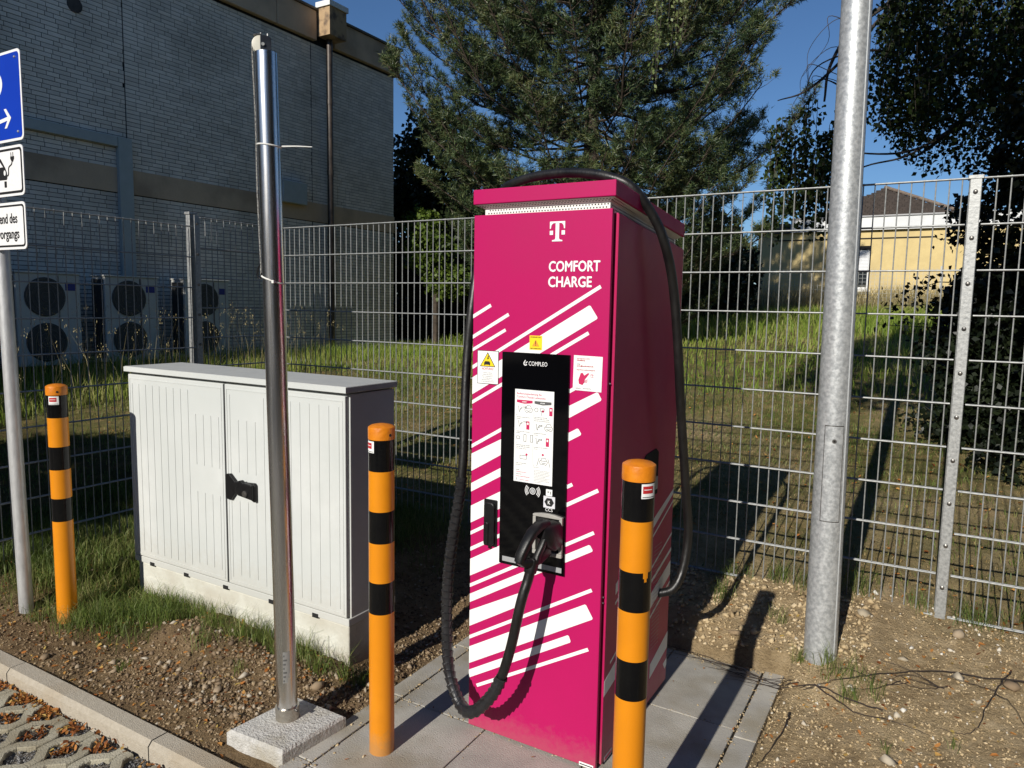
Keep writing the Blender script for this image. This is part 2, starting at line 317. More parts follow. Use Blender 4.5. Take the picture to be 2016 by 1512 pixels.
def vnoise(x, y, f, seed=0):
    x = x*f+seed*17.3; y = y*f+seed*5.1; xi = np.floor(x).astype(int); yi = np.floor(y).astype(int); fx = x-xi; fy = y-yi
    fx = fx*fx*(3-2*fx); fy = fy*fy*(3-2*fy)
    def h(a, b):
        v = np.sin(a*127.1+b*311.7+seed*74.7)*43758.5453; return v-np.floor(v)
    return (h(xi, yi)*(1-fx)+h(xi+1, yi)*fx)*(1-fy)+(h(xi, yi+1)*(1-fx)+h(xi+1, yi+1)*fx)*fy-.5
def zbase(x, y):
    x = np.asarray(x, float); y = np.asarray(y, float); z = np.full(x.shape, TW[len(CP)])+TW[len(CP)+1]*x+TW[len(CP)+2]*y
    for i, p in enumerate(CP):
        d = np.hypot(x-p[0], y-p[1]); z = z+TW[i]*np.where(d > 0, d*d*np.log(d+1e-12), 0)
    r = np.hypot(x+3, y-12); k = np.clip((r-14)/12, 0, 1); k = k*k*(3-2*k)
    return z*(1-k)+(1.75-.9*np.clip(-(x+12)/20, 0, 1))*k
def zg(x, y):
    x = np.asarray(x, float); y = np.asarray(y, float); z = zbase(x, y)
    edge = np.clip((y-1.57)/.15, 0, 1)
    rough = np.where((y < 4.2) & (y > 1.5), 1., .6)
    n = vnoise(x, y, 2.2, 1)*.05+vnoise(x, y, 6, 2)*.03+vnoise(x, y, 15, 3)*.014+np.abs(vnoise(x, y, 34, 4))*.014+vnoise(x, y, 70, 5)*.006
    z = z+n*edge*rough
    lump = np.exp(-(((x+2.95)/.28)**2+((y-2.02)/.10)**2))*.06+np.exp(-(((x+2.45)/.2)**2+((y-2.05)/.09)**2))*.05+np.exp(-(((x+.95)/.16)**2+((y-3.42)/.09)**2))*.07
    z = z+lump
    ins = (x > -1.875) & (x < -.455) & (y < 3.27)
    z = np.where(ins, np.minimum(z, -.028), z)
    ftg = (x > -2.14) & (x < -1.86) & (y > 1.60) & (y < 1.93)
    return np.where(ftg, np.minimum(z, 0.), z)
def axis_lines(a, b, step, lo, hi, g=1.13):
    L = list(np.arange(a, b+1e-6, step)); s = step; x = L[-1]
    while x < hi: s *= g; x += s; L.append(x)
    s = step; x = L[0]; left = []
    while x > lo: s *= g; x -= s; left.append(x)
    return np.array(left[::-1]+L)
gx = axis_lines(-4.6, .9, .015, -70, 70); gy = axis_lines(1.562, 4.2, .015, 1.5621, 110)
GX, GY = np.meshgrid(gx, gy); GZ = zg(GX, GY)
nx, ny = len(gx), len(gy); idx = np.arange(nx*ny).reshape(ny, nx)
Fg = np.stack([idx[:-1, :-1], idx[:-1, 1:], idx[1:, 1:], idx[1:, :-1]], -1).reshape(-1, 4)
def grassy(x, y):
    """0 bare earth .. 1 turf"""
    left = (x < -3.0)*np.clip((y-1.75+(x+3.0)*-.02)/.25, 0, 1)*np.clip((-2.75-x)/.5, 0, 1)
    strip = np.clip(1-np.abs(y-2.16)/.10, 0, 1)*(x < -2.0)*(.45+.5*(vnoise(x, y*0, 2.3, 14)))
    mid = np.clip((y-3.0)/.5, 0, 1)*np.clip((-2.3-x)/.6, 0, 1)
    beyond = np.clip((y-3.8)/.6, 0, 1)*.75+np.clip((y-6.5)/2, 0, 1)*.25
    lf = np.clip((-4.2-x)/.2, 0, 1)
    g = np.maximum.reduce([left, strip, mid, beyond, lf])+vnoise(x, y, 1.4, 8)*.55+vnoise(x, y, 4, 9)*.4
    fy = ((y > 3.6)|(x < -2.2)|(strip > 0)).astype(float)
    return np.clip(g, 0, 1)*fy
gm = bpy.data.materials.new('bare_earth_and_turf'); gm.use_nodes = True
n = gm.node_tree.nodes; l = gm.node_tree.links; b = n['Principled BSDF']; b.inputs['Roughness'].default_value = .95; b.inputs['Specular IOR Level'].default_value = .2
at_ = n.new('ShaderNodeAttribute'); at_.attribute_name = 'turf'; ge = n.new('ShaderNodeNewGeometry')
def nz(sc, det=6, rg=.6):
    t = n.new('ShaderNodeTexNoise'); t.inputs['Scale'].default_value = sc; t.inputs['Detail'].default_value = det; t.inputs['Roughness'].default_value = rg; l.new(ge.outputs['Position'], t.inputs['Vector']); return t
def rmp(src, stops):
    r = n.new('ShaderNodeValToRGB'); e = r.color_ramp.elements
    while len(e) < len(stops): e.new(.5)
    for i, (p, c) in enumerate(stops): e[i].position = p; e[i].color = (*c, 1)
    l.new(src, r.inputs[0]); return r
soil = rmp(nz(14, 10, .7).outputs[0], [(.3, (.30, .22, .12)), (.5, (.52, .395, .225)), (.72, (.68, .54, .34))])
soil2 = rmp(nz(2.2, 4).outputs[0], [(.35, (.75, .72, .70)), (.65, (1.05, 1.05, 1.05))])
mu = n.new('ShaderNodeMix'); mu.data_type = 'RGBA'; mu.blend_type = 'MULTIPLY'; mu.inputs[0].default_value = 1; l.new(soil.outputs[0], mu.inputs[6]); l.new(soil2.outputs[0], mu.inputs[7])
turf = rmp(nz(5, 8, .75).outputs[0], [(.3, (.05, .068, .014)), (.5, (.15, .14, .04)), (.68, (.36, .25, .11))])
mxg = n.new('ShaderNodeMix'); mxg.data_type = 'RGBA'; l.new(at_.outputs['Fac'], mxg.inputs[0]); l.new(mu.outputs[2], mxg.inputs[6]); l.new(turf.outputs[0], mxg.inputs[7])
lo_ = n.new('ShaderNodeAttribute'); lo_.attribute_name = 'loam'; ml = n.new('ShaderNodeMix'); ml.data_type = 'RGBA'; ml.blend_type = 'MULTIPLY'
l.new(lo_.outputs['Fac'], ml.inputs[0]); l.new(mxg.outputs[2], ml.inputs[6]); ml.inputs[7].default_value = (.52, .47, .44, 1)
l.new(ml.outputs[2], b.inputs['Base Color'])
bp = n.new('ShaderNodeBump'); bp.inputs['Strength'].default_value = 1; bp.inputs['Distance'].default_value = .035; l.new(nz(60, 10, .75).outputs[0], bp.inputs['Height']); l.new(bp.outputs[0], b.inputs['Normal'])
go = raw('ground', np.stack([GX, GY, GZ], -1).reshape(-1, 3), Fg, gm, smooth=True, label='bare brown earth and turf rising behind the wire fences', kind='structure')
tl_ = go.data.attributes.new('loam', 'FLOAT', 'POINT'); tl_.data.foreach_set('value', (np.clip((-1.2-GX)/.5+vnoise(GX, GY, 3, 12)*.8, 0, 1)*np.clip((4-GY)/.4, 0, 1)).ravel().astype(np.float32))
ta = go.data.attributes.new('turf', 'FLOAT', 'POINT'); ta.data.foreach_set('value', grassy(GX, GY).ravel().astype(np.float32))

# parking bay: gravel bed and wavy grid pavers
MB().add([(-70, -60, -.076), (70, -60, -.076), (70, 1.5, -.076), (-70, 1.5, -.076)], [(0, 1, 2, 3)]).build('gravel_bed', mat('gravel_bed_grit', (.10, .085, .07), (.20, .18, .15), 60, .95, 0, 1, 90), label='dark grit under the parking bay pavers', kind='structure')
pv = link('parking_bay', None, None, 'wavy concrete grid pavers with gravel filled cells in front of the kerb', kind='structure'); WL[pv.name] = Vector((0, 0, 0))
P = .2
def edge_x(t, amp=.058):
    """half width of a cell at phase t (0 = centre of the cell)"""
    a = abs(((t+.5) % 1)-.5)
    return amp*max(0, min(1, (.32-a)/.24))
def paver_piece(t0, t1):
    mb = MB(); ts = [t0+(t1-t0)*i/40 for i in range(41)]; g = .0022
    Lx = [edge_x(t/P)+g for t in ts]; Rx = [.1-edge_x(t/P+.5)-g for t in ts]
    zt, zb = -.055, -.11; e = .004
    vs = []
    for i, t in enumerate(ts):
        vs += [(Lx[i], t, zb), (Lx[i], t, zt-e), (Lx[i]+e, t, zt), (Rx[i]-e, t, zt), (Rx[i], t, zt-e), (Rx[i], t, zb)]
    fs = []
    for i in range(40):
        for k in range(5): a = i*6+k; fs.append((a, a+1, a+7, a+6))
    fs += [(0, 5, 4, 3, 2, 1)][:1]+[[40*6+q for q in range(6)]]
    return mb.add(vs, fs)
# cell centres of the even lines lie at y = 1.349 (mod .2)
pave = {0: paver_piece(-.677, .119).mesh('paver', 'paver'), 1: paver_piece(-.577, .219).mesh('paver', 'paver')}
for i in range(-16, 26):
    for k in range(4 if i < 12 else 2):
        o = link('paver', pave[i % 2], pv); o.location = (-2.87+i*.1, (1.349 if i % 2 == 0 else 1.249)-k*.8+RNG.uniform(-.001, .001), RNG.uniform(-.0015, .0015))
# kerb of one metre stones, bevelled front edge
kb = link('kerb', None, None, 'line of grey concrete kerb stones between parking bay and earth', kind='structure'); WL[kb.name] = Vector((0, 0, 0))
mb = MB(); prof = [(1.487, -.12), (1.487, -.018), (1.502, 0), (1.563, 0), (1.566, -.003), (1.566, -.12)]
mb.add([(-.4965, y, z) for y, z in prof]+[(.4965, y, z) for y, z in prof], [[5, 4, 3, 2, 1, 0], [6, 7, 8, 9, 10, 11]]+[(i, (i+1) % 6, (i+1) % 6+6, i+6) for i in range(6)])
km = mb.mesh('kerb_stone', 'kerb')
for i in range(-6, 5):
    o = link('kerb_stone', km, kb); o.location = (-2.867+i*.999, RNG.uniform(-.001, .001), RNG.uniform(-.002, .001))
# slabs under the charger
sp = link('paved_pad', None, None, 'pad of grey concrete slabs edged with narrow stones under the pink charger', kind='structure'); WL[sp.name] = Vector((0, 0, 0))
def slab(x0, x1, y0, y1, name='slab'):
    dz = RNG.uniform(-.002, .0015, 4); g = .0028; mb = MB()
    mb.add([(x0+g, y0+g, -.05), (x1-g, y0+g, -.05), (x1-g, y1-g, -.05), (x0+g, y1-g, -.05), (x0+g, y0+g, dz[0]), (x1-g, y0+g, dz[1]), (x1-g, y1-g, dz[2]), (x0+g, y1-g, dz[3])],
        [(0,3,2,1),(4,5,6,7),(0,1,5,4),(1,2,6,5),(2,3,7,6),(3,0,4,7)])
    mb.build(name, 'slab', sp, bev=.003)
rows = [1.57, 1.70, 2.21, 2.71, 3.235]
for a, c in zip((-1.782, -1.374, -.968), (-1.374, -.968, -.562)):
    for p, q in zip(rows[:-1], rows[1:]): slab(a, c, p, q)
for p, q in zip((1.57, 2.165, 2.668), (2.165, 2.668, 3.25)): slab(-.559, -.472, p, q, 'edging_stone')
for p, q in zip((1.57, 1.72, 2.22, 2.72), (1.72, 2.22, 2.72, 3.22)): slab(-1.868, -1.785, p, q, 'edging_stone')
MB().box(-1.866, -.474, 1.568, 3.23, -.07, -.035).build('joint_sand', mat('joint_sand', (.11, .09, .06), (.24, .20, .14), 40, .95, 0, 1, 90), sp)

# ------------------------------------------------------------------ brick building
WX = -11.13; WY = 13.49
bb = thing('brick_building', (WX, WY, .5), 'tall windowless building of pale brick with brown concrete bands behind the left fence', 'building')
MB().box(WX-8, WX-.012, -6, WY-.004, -.2, 7.3).build('wall_core', 'mortar', bb)
MB().box(WX-8, WX+.012, -6, WY+.012, 3.245, 3.62).build('concrete_band', 'beige_concrete', bb)
for a, c in ((-6, .9), (.9, 5.6), (5.6, 10.0), (10.0, 11.02), (11.5, 13.62)):
    MB().box(WX-7.9, WX+.09, a+.008, c-.008, 6.78, 7.34).build('fascia_panel', 'beige_concrete', bb, bev=.01)
MB().box(WX-7.95, WX+.13, -6, WY+.17, 7.345, 7.385).build('roof_edge', mat('dark_roof_edge', (.09, .075, .06), (.14, .12, .09), 3, .7), bb)
gb = MB().box(WX+.09, WX+.42, 11.03, 11.50, 6.86, 7.40).build('gutter_box', mat('rusty_gutter_box', (.42, .29, .16), (.36, .24, .13), 5, .8, 0, .4, 60, c3=(.13, .09, .06), s3=5), bb)
MB().box(WX+.07, WX+.45, 11.0, 11.53, 7.40, 7.50).build('box_lid', 'white_paint', gb)
MB().tube([(WX+.16, 11.28, .3), (WX+.16, 11.28, 6.88)], .062, 14).build('downpipe', 'pipe', bb, True)
pp = bb.children[-1]
for z in (2.2, 4.2, 5.6): MB().lathe([(.07, 0), (.07, .10)], (WX+.16, 11.28, z), 14).build('pipe_socket', 'pipe', pp, True)
MB().box(WX, WX+.07, -1, 6.83, 3.93, 4.08).build('cable_duct', 'duct', bb, bev=.006)
MB().box(WX, WX+.075, 6.835, 7.06, 1.4, 4.08).build('cable_duct', 'duct', bb, bev=.006)
MB().box(WX+.012, WX+.14, 10.05, 10.66, 3.52, 3.93).build('wall_box', 'duct', bb, bev=.008)
MB().lathe([(.0, 0), (.11, .001), (.11, .012)], (WX+.0, 6.3, 5.83), 16, 'x').build('vent_cap', 'pipe', bb)
# bricks of the visible wall, wild bond
BV = []; L0, Hc = .24, .0625; jn = .009
zz = .30
row = 0
while zz < 6.72:
    if not (3.19 < zz < 3.60):
        y = -1.2+random.uniform(0, .24)
        while y < WY:
            ln = random.choice((L0, L0, L0, L0*.5, L0*.75)); y1 = min(y+ln, WY)
            for jy in (7.02, 10.93):                      # movement joints
                if y < jy < y1: y1 = jy
            vertical = any(abs(y-jy) < 1e-6 for jy in (7.02, 10.93))
            ya = y+(.012 if vertical else 0)
            if y1-ya > .03: BV.append((ya, y1-jn, zz, zz+Hc-jn))
            y = y1
    zz += Hc
def bdist(q): return math.hypot(WX, (q[0]+q[1])/2)*1.0/(q[1]-q[0])
vis = [q for q in BV if q[0] > 3.9 and (1.95 < q[2] < 6.0)]
vis.sort(key=bdist); chosen = set(map(id, vis[:290]))
bm_cache = {}
for q in BV:
    if id(q) in chosen:
        key = round(q[1]-q[0], 4)
        if key not in bm_cache: bm_cache[key] = MB().box(-.02, 0, 0, q[1]-q[0], 0, q[3]-q[2]).mesh('brick', 'brick')
        o = link('brick', bm_cache[key], bb); o.location = Vector((WX+random.uniform(-.0015, .0015), q[0], q[2]))-WL[bb.name]
mb = MB()
for q in BV:
    if id(q) not in chosen:
        dx = random.uniform(-.0015, .0015); mb.box(WX-.02+dx, WX+dx, q[0], q[1], q[2], q[3])
mb.build('brickwork', 'brick', bb, kind='stuff')
# side return of bricks at the corner, facing away, plain
MB().box(WX-8, WX-.02, WY-.003, WY+.004, .3, 6.78).build('end_wall', 'brick', bb)

# air conditioning units along the wall
ac = thing('air_conditioner', (-10.38, 6.13, .66), 'grey outdoor air conditioning unit, second from the corner among those on the brick wall', 'air conditioner', 'outdoor units along the brick wall')
w, h, dp = .83, 1.24, .34
MB().box(-10.38-dp, -10.38, 6.13, 6.13+w, .68, .68+h).build('casing', 'ac_white', ac, bev=.012)
MB().box(-10.38-dp-.02, -10.36, 6.115, 6.145+w, .68+h, .70+h).build('top_cover', 'ac_white', ac, bev=.005)
for zc in (1.0, 1.61):
    MB().lathe([(.0, 0), (.262, .001), (.262, .012), (.245, .014)], (-10.38, 6.13+.36, zc), 28, 'x').build('fan_opening', 'ac_dark', ac)
    g = ac.children[-1]; mb = MB()
    for rr in (.06, .12, .18, .24):
        mb.tube([(-10.355, 6.49+rr*math.cos(a), zc+rr*math.sin(a)) for a in np.linspace(0, 2*math.pi, 25)], .003, 4, False)
    mb.build('guard_ring', 'ac_ring', g)
mb = MB()
for k in range(12): mb.box(-10.38-dp+.03+k*.024, -10.38-dp+.038+k*.024, 6.118, 6.13, .74, .64+h)
mb.build('cooling_fins', 'ac_dark', ac)
MB().box(-10.382, -10.374, 6.76, 6.9, 1.70, 1.80).build('rating_label', 'ac_label', ac)
MB().box(-10.39, -10.365, 6.66, 6.668, .70, .66+h).build('panel_seam', 'ac_dark', ac)
for yy in (6.2, 6.85): MB().box(-10.38-dp, -10.38, yy, yy+.05, .45, .68).build('foot', 'ac_dark', ac)
MB().tube([(-10.6, 6.99, .9), (-10.6, 7.06, 1.0), (-10.8, 7.06, 1.4), (-11.1, 7.06, 1.45)], .02, 8).build('coolant_pipe', 'black_plastic', ac, True)
for y, lab in ((7.42, 'grey outdoor air conditioning unit nearest the downpipe, half hidden by the fence post'), (4.95, 'grey outdoor air conditioning unit just right of the sign post'), (3.72, 'grey outdoor air conditioning unit at the far left, behind the sign post')):
    c = copy_tree(ac, (-10.38, y, .66)); tag(c, lab)

# ------------------------------------------------------------------ ochre house
hs = thing('ochre_house', (-2, 24.2, 1.6), 'low ochre rendered house with white fascia and brown pyramid roof beyond the meadow', 'house')
MB().box(-5.1, 3.5, 24.2, 31, .8, 4.02).build('wall', 'house_wall', hs)
MB().box(-4.12, 3.6, 24.08, 31, 4.02, 4.40).build('fascia', 'house_white', hs)
MB().box(-4.15, 3.62, 24.04, 31, 4.40, 4.44).build('fascia', mat('fascia_cap', (.35, .35, .35), (.28, .28, .28), 4, .5), hs)
MB().box(-5.2, -4.16, 24.1, 31, 4.0, 4.30).build('fascia', mat('dark_fascia', (.05, .052, .055), (.03, .03, .03), 3, .6), hs)
MB().box(-4.6, -.2, 24.175, 24.196, 3.77, 3.80).build('cable', 'hole', hs)
MB().add([(-3.7, 24.5, 4.42), (.35, 24.5, 4.42), (.35, 29, 4.42), (-3.7, 29, 4.42), (-1.72, 26.3, 5.52), (-1.72, 27, 5.52)], [(0, 1, 4), (1, 2, 5, 4), (2, 3, 5), (3, 0, 4, 5)]).build('roof', 'roof_tile', hs)
rf = hs.children[-1]; mb = MB()
for k in range(16):                                       # courses of tiles on the front slope
    t = k/16; y = 24.5+1.8*t; z = 4.43+1.1*t; x0 = -3.7+(1.98)*t; x1 = .35-(2.07)*t; xx = x0
    while xx < x1-.05:
        e = min(xx+.2, x1); mb.box(xx+.008, e-.008, y-.02, y+.10, z-.02, z+.045+.012*math.sin(xx*37)); xx += .2
mb.build('roof_tiles', 'roof_tile', rf, kind='stuff')
MB().tube([(-1.72, 26.25, 5.56), (.4, 24.45, 4.48)], .05, 8).build('ridge_tile', mat('ridge_mortar', (.24, .19, .14), (.13, .09, .07), 12, .9), rf)
MB().box(-.95, -.6, 26.3, 26.6, 4.9, 5.12).build('chimney', 'roof_tile', rf)
wn = MB().box(-3.02, -1.84, 24.15, 24.21, 2.24, 3.50).build('window', 'house_white', hs)
MB().box(-2.96, -1.90, 24.13, 24.16, 2.36, 3.44).build('pane', 'window_glass', wn)
for k in range(16): MB().box(-2.97, -1.89, 24.10, 24.135, 2.80+k*.042, 2.836+k*.042).build('shutter_slat', 'shutter', wn)
MB().box(-3.0, -1.85, 24.09, 24.2, 3.44, 3.56).build('lintel', 'hole', wn)
MB().box(-3.1, -1.78, 24.06, 24.2, 2.2, 2.25).build('sill', 'white_paint', wn)
gw = thing('garden_wall', (-6.9, 24.6, 1.6), 'low brown rendered wall in dappled shade left of the ochre house', 'wall')
MB().box(-9.2, -5.7, 25.2, 25.5, .8, 3.0).build('wall', mat('brown_render', (.42, .27, .10), (.30, .19, .08), 3, .9), gw)
MB().box(-7.2, -5.7, 25.1, 25.6, 3.0, 3.25).build('coping', 'house_white', gw)
# chain link in front of the house
cl = thing('garden_fence', (-2, 21.5, 1.6), 'fine wire garden fence in the tall grass before the ochre house', 'fence')
mb = MB()
for k in range(110): mb.box(-6+k*.1, -5.994+k*.1, 21.5, 21.506, 1.2, 2.75)
for k in range(14): mb.box(-6, 5, 21.5, 21.506, 1.4+k*.1, 1.405+k*.1)
mb.build('mesh_wires', 'galv_post', cl, kind='stuff')
for x in (-5.2, -2.6, 0, 2.6): MB().box(x-.02, x+.02, 21.48, 21.52, 1.0, 2.8).build('post', 'galv_post', cl)

# ------------------------------------------------------------------ wire mesh fences
def fence(name, label, O, D, runs, posts, bolt_side, seed):
    """runs: (from, to, z_bottom, z_top) along D; two horizontal wires at each level hold one row of uprights"""
    O, D = Vector(O), Vector(D); Nn = Vector((D.y, -D.x, 0)); f = thing(name, O, label, 'fence'); ang = math.atan2(D.y, D.x)
    for a, c, zb, zt in runs:
        vm = MB().tube([(0, 0, 0), (0, 0, zt-zb)], .003, 6).mesh('upright_wire', 'galv_wire', True)
        hm = MB().tube([(0, 0, 0), (c-a, 0, 0)], .004, 6).mesh('level_wire', 'galv_wire', True)
        k = 0; x = a+.02
        while x < c-.01:
            o = link('upright_wire', vm, f); o.location = D*x+Vector((0, 0, zb)); o.rotation_euler = (RNG.uniform(-.0015, .0015), RNG.uniform(-.0015, .0015), 0); x += .05
        z = zt-.006
        while z > zb-.02:
            for s in (-1, 1):
                o = link('level_wire', hm, f); o.location = D*a+Nn*.0068*s+Vector((0, 0, z)); o.rotation_euler = (0, 0, ang)
            z -= .2
    for x, zb, zt in posts:
        p = MB(); c = O+D*x-Nn*bolt_side*.045
        ax, ay = (.0245, .02) if abs(D.x) > .5 else (.02, .028)
        p.box(c.x-ax, c.x+ax, c.y-ay, c.y+ay, zb, zt)
        po = p.build('post', 'galv_post', f, bev=.004)
        MB().box(c.x-ax-.006, c.x+ax+.006, c.y-ay-.006, c.y+ay+.006, zt, zt+.018).build('post_cap', 'galv_post', po, bev=.003)
        q = O+D*x+Nn*bolt_side*.012; bx, by = (.021, .003) if abs(D.x) > .5 else (.003, .02)
        MB().box(q.x-bx, q.x+bx, q.y-by, q.y+by, zb, zt-.005).build('clamp_strip', 'galv_post', po, bev=.001)
        z = zt-.06
        while z > zb+.02:
            n3 = Nn*bolt_side
            MB().tube([q+n3*.003+Vector((0, 0, z)), q+n3*.007+Vector((0, 0, z)), q+n3*.010+Vector((0, 0, z))], [.0095, .0095, .005], 12).build('bolt', 'bolt', po, True); z -= .2
    return f
# the right hand fence runs behind the charger, the left hand one meets it at the corner
fence('wire_mesh_fence', 'galvanised wire mesh fence running behind the pink charger to the right edge', (.105, 3.84, 0), (-1, 0, 0),
    [(-1.6, -.03, .19, 2.20), (.03, 2.49, .19, 2.20), (2.53, 4.39, .15, 2.145)], [(0, .10, 2.195), (2.51, .0, 2.2), (4.41, .0, 2.18)], -1, 1)
fence('wire_mesh_fence', 'galvanised wire mesh fence behind the grey cabinet running towards the brick building side', (-4.30, 3.84, 0), (0, -1, 0),
    [(.03, .64, .14, 2.155), (.70, 3.18, .10, 2.09), (3.24, 5.4, .10, 2.09)], [(.67, .0, 2.165), (3.21, .0, 2.14)], -1, 2)

# ------------------------------------------------------------------ grey distribution cabinet
cb = thing('distribution_cabinet', (-2.87, 2.4, .02), 'wide light grey two door distribution cabinet on a pale plinth', 'cabinet')
x0, x1, yf, yb = -3.635, -2.108, 2.247, 2.560
pl = MB().box(x0+.02, x1-.004, yf+.012, yb+.01, -.15, .205).build('plinth', 'plinth', cb, bev=.006)
MB().box(x0+.10, x1-.12, yf+.007, yf+.013, -.02, .135).build('inset_panel', 'plinth', pl, bev=.003)
bd = MB().box(x0+.005, x1, yf+.024, yb, .222, 1.218).build('casing', 'cabinet', cb, bev=.003)
MB().box(x0, x1+.004, yf+.004, yb+.004, .207, .240).build('base_rail', 'cabinet', bd, bev=.003)
for x in (-3.50, -3.22, -2.60, -2.32, -2.92): MB().box(x, x+.035, yf+.001, yf+.01, .203, .222).build('rail_clip', 'hole', bd)
ld = MB().box(x0-.008, x1+.010, yf-.012, yb+.012, 1.224, 1.253).build('lid', 'cabinet_top', cb, bev=.004)
MB().box(x0-.009, x1+.011, yf-.0135, yf-.0122, 1.2265, 1.2505).build('lid_front', 'cabinet', ld)
for k, (a, c, nb) in enumerate(((x0+.006, -2.884, 13), (-2.872, x1-.006, 13))):
    d = MB().box(a, c, yf, yf+.022, .245, 1.212).build('door', 'cabinet', cb, bev=.003)
    for (p, q, r, s_) in ((a+.012, c-.012, 1.188, 1.192), (a+.012, c-.012, .258, .262), (a+.012, a+.016, .262, 1.188), (c-.016, c-.012, .262, 1.188)):
        MB().box(p, q, yf-.002, yf+.001, r, s_).build('door_trim', 'cabinet', d)
    for i in range(nb):
        xx = a+.035+i*(c-a-.07)/(nb-1); near = (i > 8) if k == 0 else (i < 4)
        for (p, q) in (((.80, 1.05), (.30, .665)) if near and i not in (0,) else ((.28, 1.165),)):
            if k == 1 and near: p, q = p+.0, q+.0
            MB().prism([(xx-.0012, p), (xx+.0012, p), (xx+.0022, q), (xx-.0002, q)] if False else [(xx-.0013, p), (xx+.0013, p), (xx+.0013, q), (xx-.0013, q)], (0, yf-.0022, 0), (1, 0, 0), (0, 0, 1), (0, -1, 0), .003).build('rib', 'cabinet', d)
    if k == 1:
        hd = MB().xz([(-2.861, .785), (-2.861, .665), (-2.825, .665), (-2.795, .70), (-2.70, .69), (-2.665, .675), (-2.655, .68), (-2.655, .755), (-2.665, .765), (-2.79, .757), (-2.83, .79)], yf-.018, .018).build('lock_handle', 'black_plastic', d, bev=.004)
        MB().xz([(-2.775, .72), (-2.75, .70), (-2.66, .69), (-2.66, .76), (-2.715, .765), (-2.73, .775), (-2.75, .77)], yf-.036, .018).build('swing_lever', 'black_plastic', hd, bev=.004)
        MB().lathe([(.016, 0), (.016, .006), (.006, .007)], (-2.70, yf-.036, .715), 16, 'y').build('lock_cylinder', 'bolt', hd)
MB().box(-2.884, -2.872, yf+.006, yf+.02, .25, 1.21).build('door_gap', 'hole', bd)

# ------------------------------------------------------------------ bollards
def bollard(loc):
    b_ = thing('bollard', loc, 'x', 'bollard', 'orange and black banded bollards'); X, Y, Z = loc; r = .0445
    bands = [(-.1, .522, 'orange'), (.522, .635, 'black_paint'), (.635, .776, 'orange'), (.776, .888, 'black_paint'), (.888, 1.029, 'orange'), (1.029, 1.14, 'black_paint')]
    for i, (a, c, m_) in enumerate(bands):
        rr = r+(.0003 if m_ == 'black_paint' else 0)
        MB().lathe([(rr, a), (rr, c)], (X, Y, Z), 48).build('band' if i else 'post', m_, b_, True)
    MB().lathe([(r+.0012, 1.138), (r+.0016, 1.142), (r+.0016, 1.176), (r+.0006, 1.180), (r*.8, 1.186), (r*.4, 1.190), (.001, 1.1915)], (X, Y, Z), 48).build('cap', 'orange_cap', b_, True)
    return b_
def wrapped(name, b_, c, r, a0, a1, z0, z1, m_, parent, n=10):
    """sticker bent round a post, angles in degrees from +X"""
    vs = []; 
    for i in range(n+1):
        a = math.radians(a0+(a1-a0)*i/n)
        vs += [(c[0]+r*math.cos(a), c[1]+r*math.sin(a), z0), (c[0]+r*math.cos(a), c[1]+r*math.sin(a), z1)]
    return MB().add(vs, [(2*i, 2*i+2, 2*i+3, 2*i+1) for i in range(n)]).build(name, m_, parent)
def dress(b_, sa, hole_a):
    c = WL[b_.name]; r = .0445; z = c.z
    st = wrapped('warning_label', b_, c, r+.0008, sa-29, sa+29, z+1.094, z+1.134, 'paper', b_)
    wrapped('red_arrow', b_, c, r+.0012, sa-24, sa+17, z+1.108, z+1.128, 'red_ink', st)
    wrapped('label_print', b_, c, r+.0012, sa-25, sa+25, z+1.097, z+1.099, 'black_ink', st)
    wrapped('label_print', b_, c, r+.0016, sa-20, sa+12, z+1.1175, z+1.1195, 'paper', st)
    a = math.radians(hole_a); d = Vector((math.cos(a), math.sin(a), 0)); p = c+d*(r+.0008)+Vector((0, 0, 1.155))
    MB().tube([p, p+d*.0016], .0052, 12).build('bolt_hole', 'hole', b_)
b1 = bollard((-1.625, 1.905, 0)); tag(b1, 'orange and black bollard standing on the slabs left of the pink charger')
b2 = bollard((-.672, 1.85, 0)); tag(b2, 'orange and black bollard at the front right corner of the pink charger')
b3 = bollard((-3.625, 1.885, .0)); tag(b3, 'orange and black bollard in the grass beside the sign post')
dress(b1, 247, 350); dress(b2, 330, 20); dress(b3, 313, 335)
# paint drip on the right bollard
wrapped('paint_drip', b2, WL[b2.name], .0453, 318, 338, .872, .892, 'orange', b2)
wrapped('paint_drip', b2, WL[b2.name], .0453, 323, 333, .862, .874, 'orange', b2)

# ------------------------------------------------------------------ stainless mast on its footing
ft = thing('footing_block', (-1.95, 1.77, 0), 'square pale concrete footing block under the stainless steel mast', 'footing')
mb = MB(); Z = .047
top = [(-2.118, 1.650), (-1.866, 1.664), (-1.840, 1.929), (-2.086, 1.930)]; bot = [(-2.130, 1.640), (-1.858, 1.654), (-1.831, 1.939), (-2.094, 1.942)]
mb.add([(x, y, -.12) for x, y in bot]+[(x, y, Z-.01) for x, y in bot]+[(x, y, Z) for x, y in top], [(0, 3, 2, 1), (8, 9, 10, 11)]+[(i, (i+1) % 4, (i+1) % 4+4, i+4) for i in range(4)]+[(i+4, (i+1) % 4+4, (i+1) % 4+8, i+8) for i in range(4)])
mb.build('block', 'footing', ft)
B0 = Vector((-2.008, 1.816, .06)); B1 = Vector((-2.04, 1.797, 2.442)); ms = thing('cable_mast', B0, 'tall stainless steel mast with a pulley on top, tied with white cable ties', 'mast')
ax = (B1-B0).normalized()
MB().tube([B0-ax*.012, B1], .0375, 56).build('pole', 'steel', ms, True)
MB().tube([B0-ax*.016, B0+ax*.035], .0435, 48).build('base_collar', 'steel_collar', ms, True)
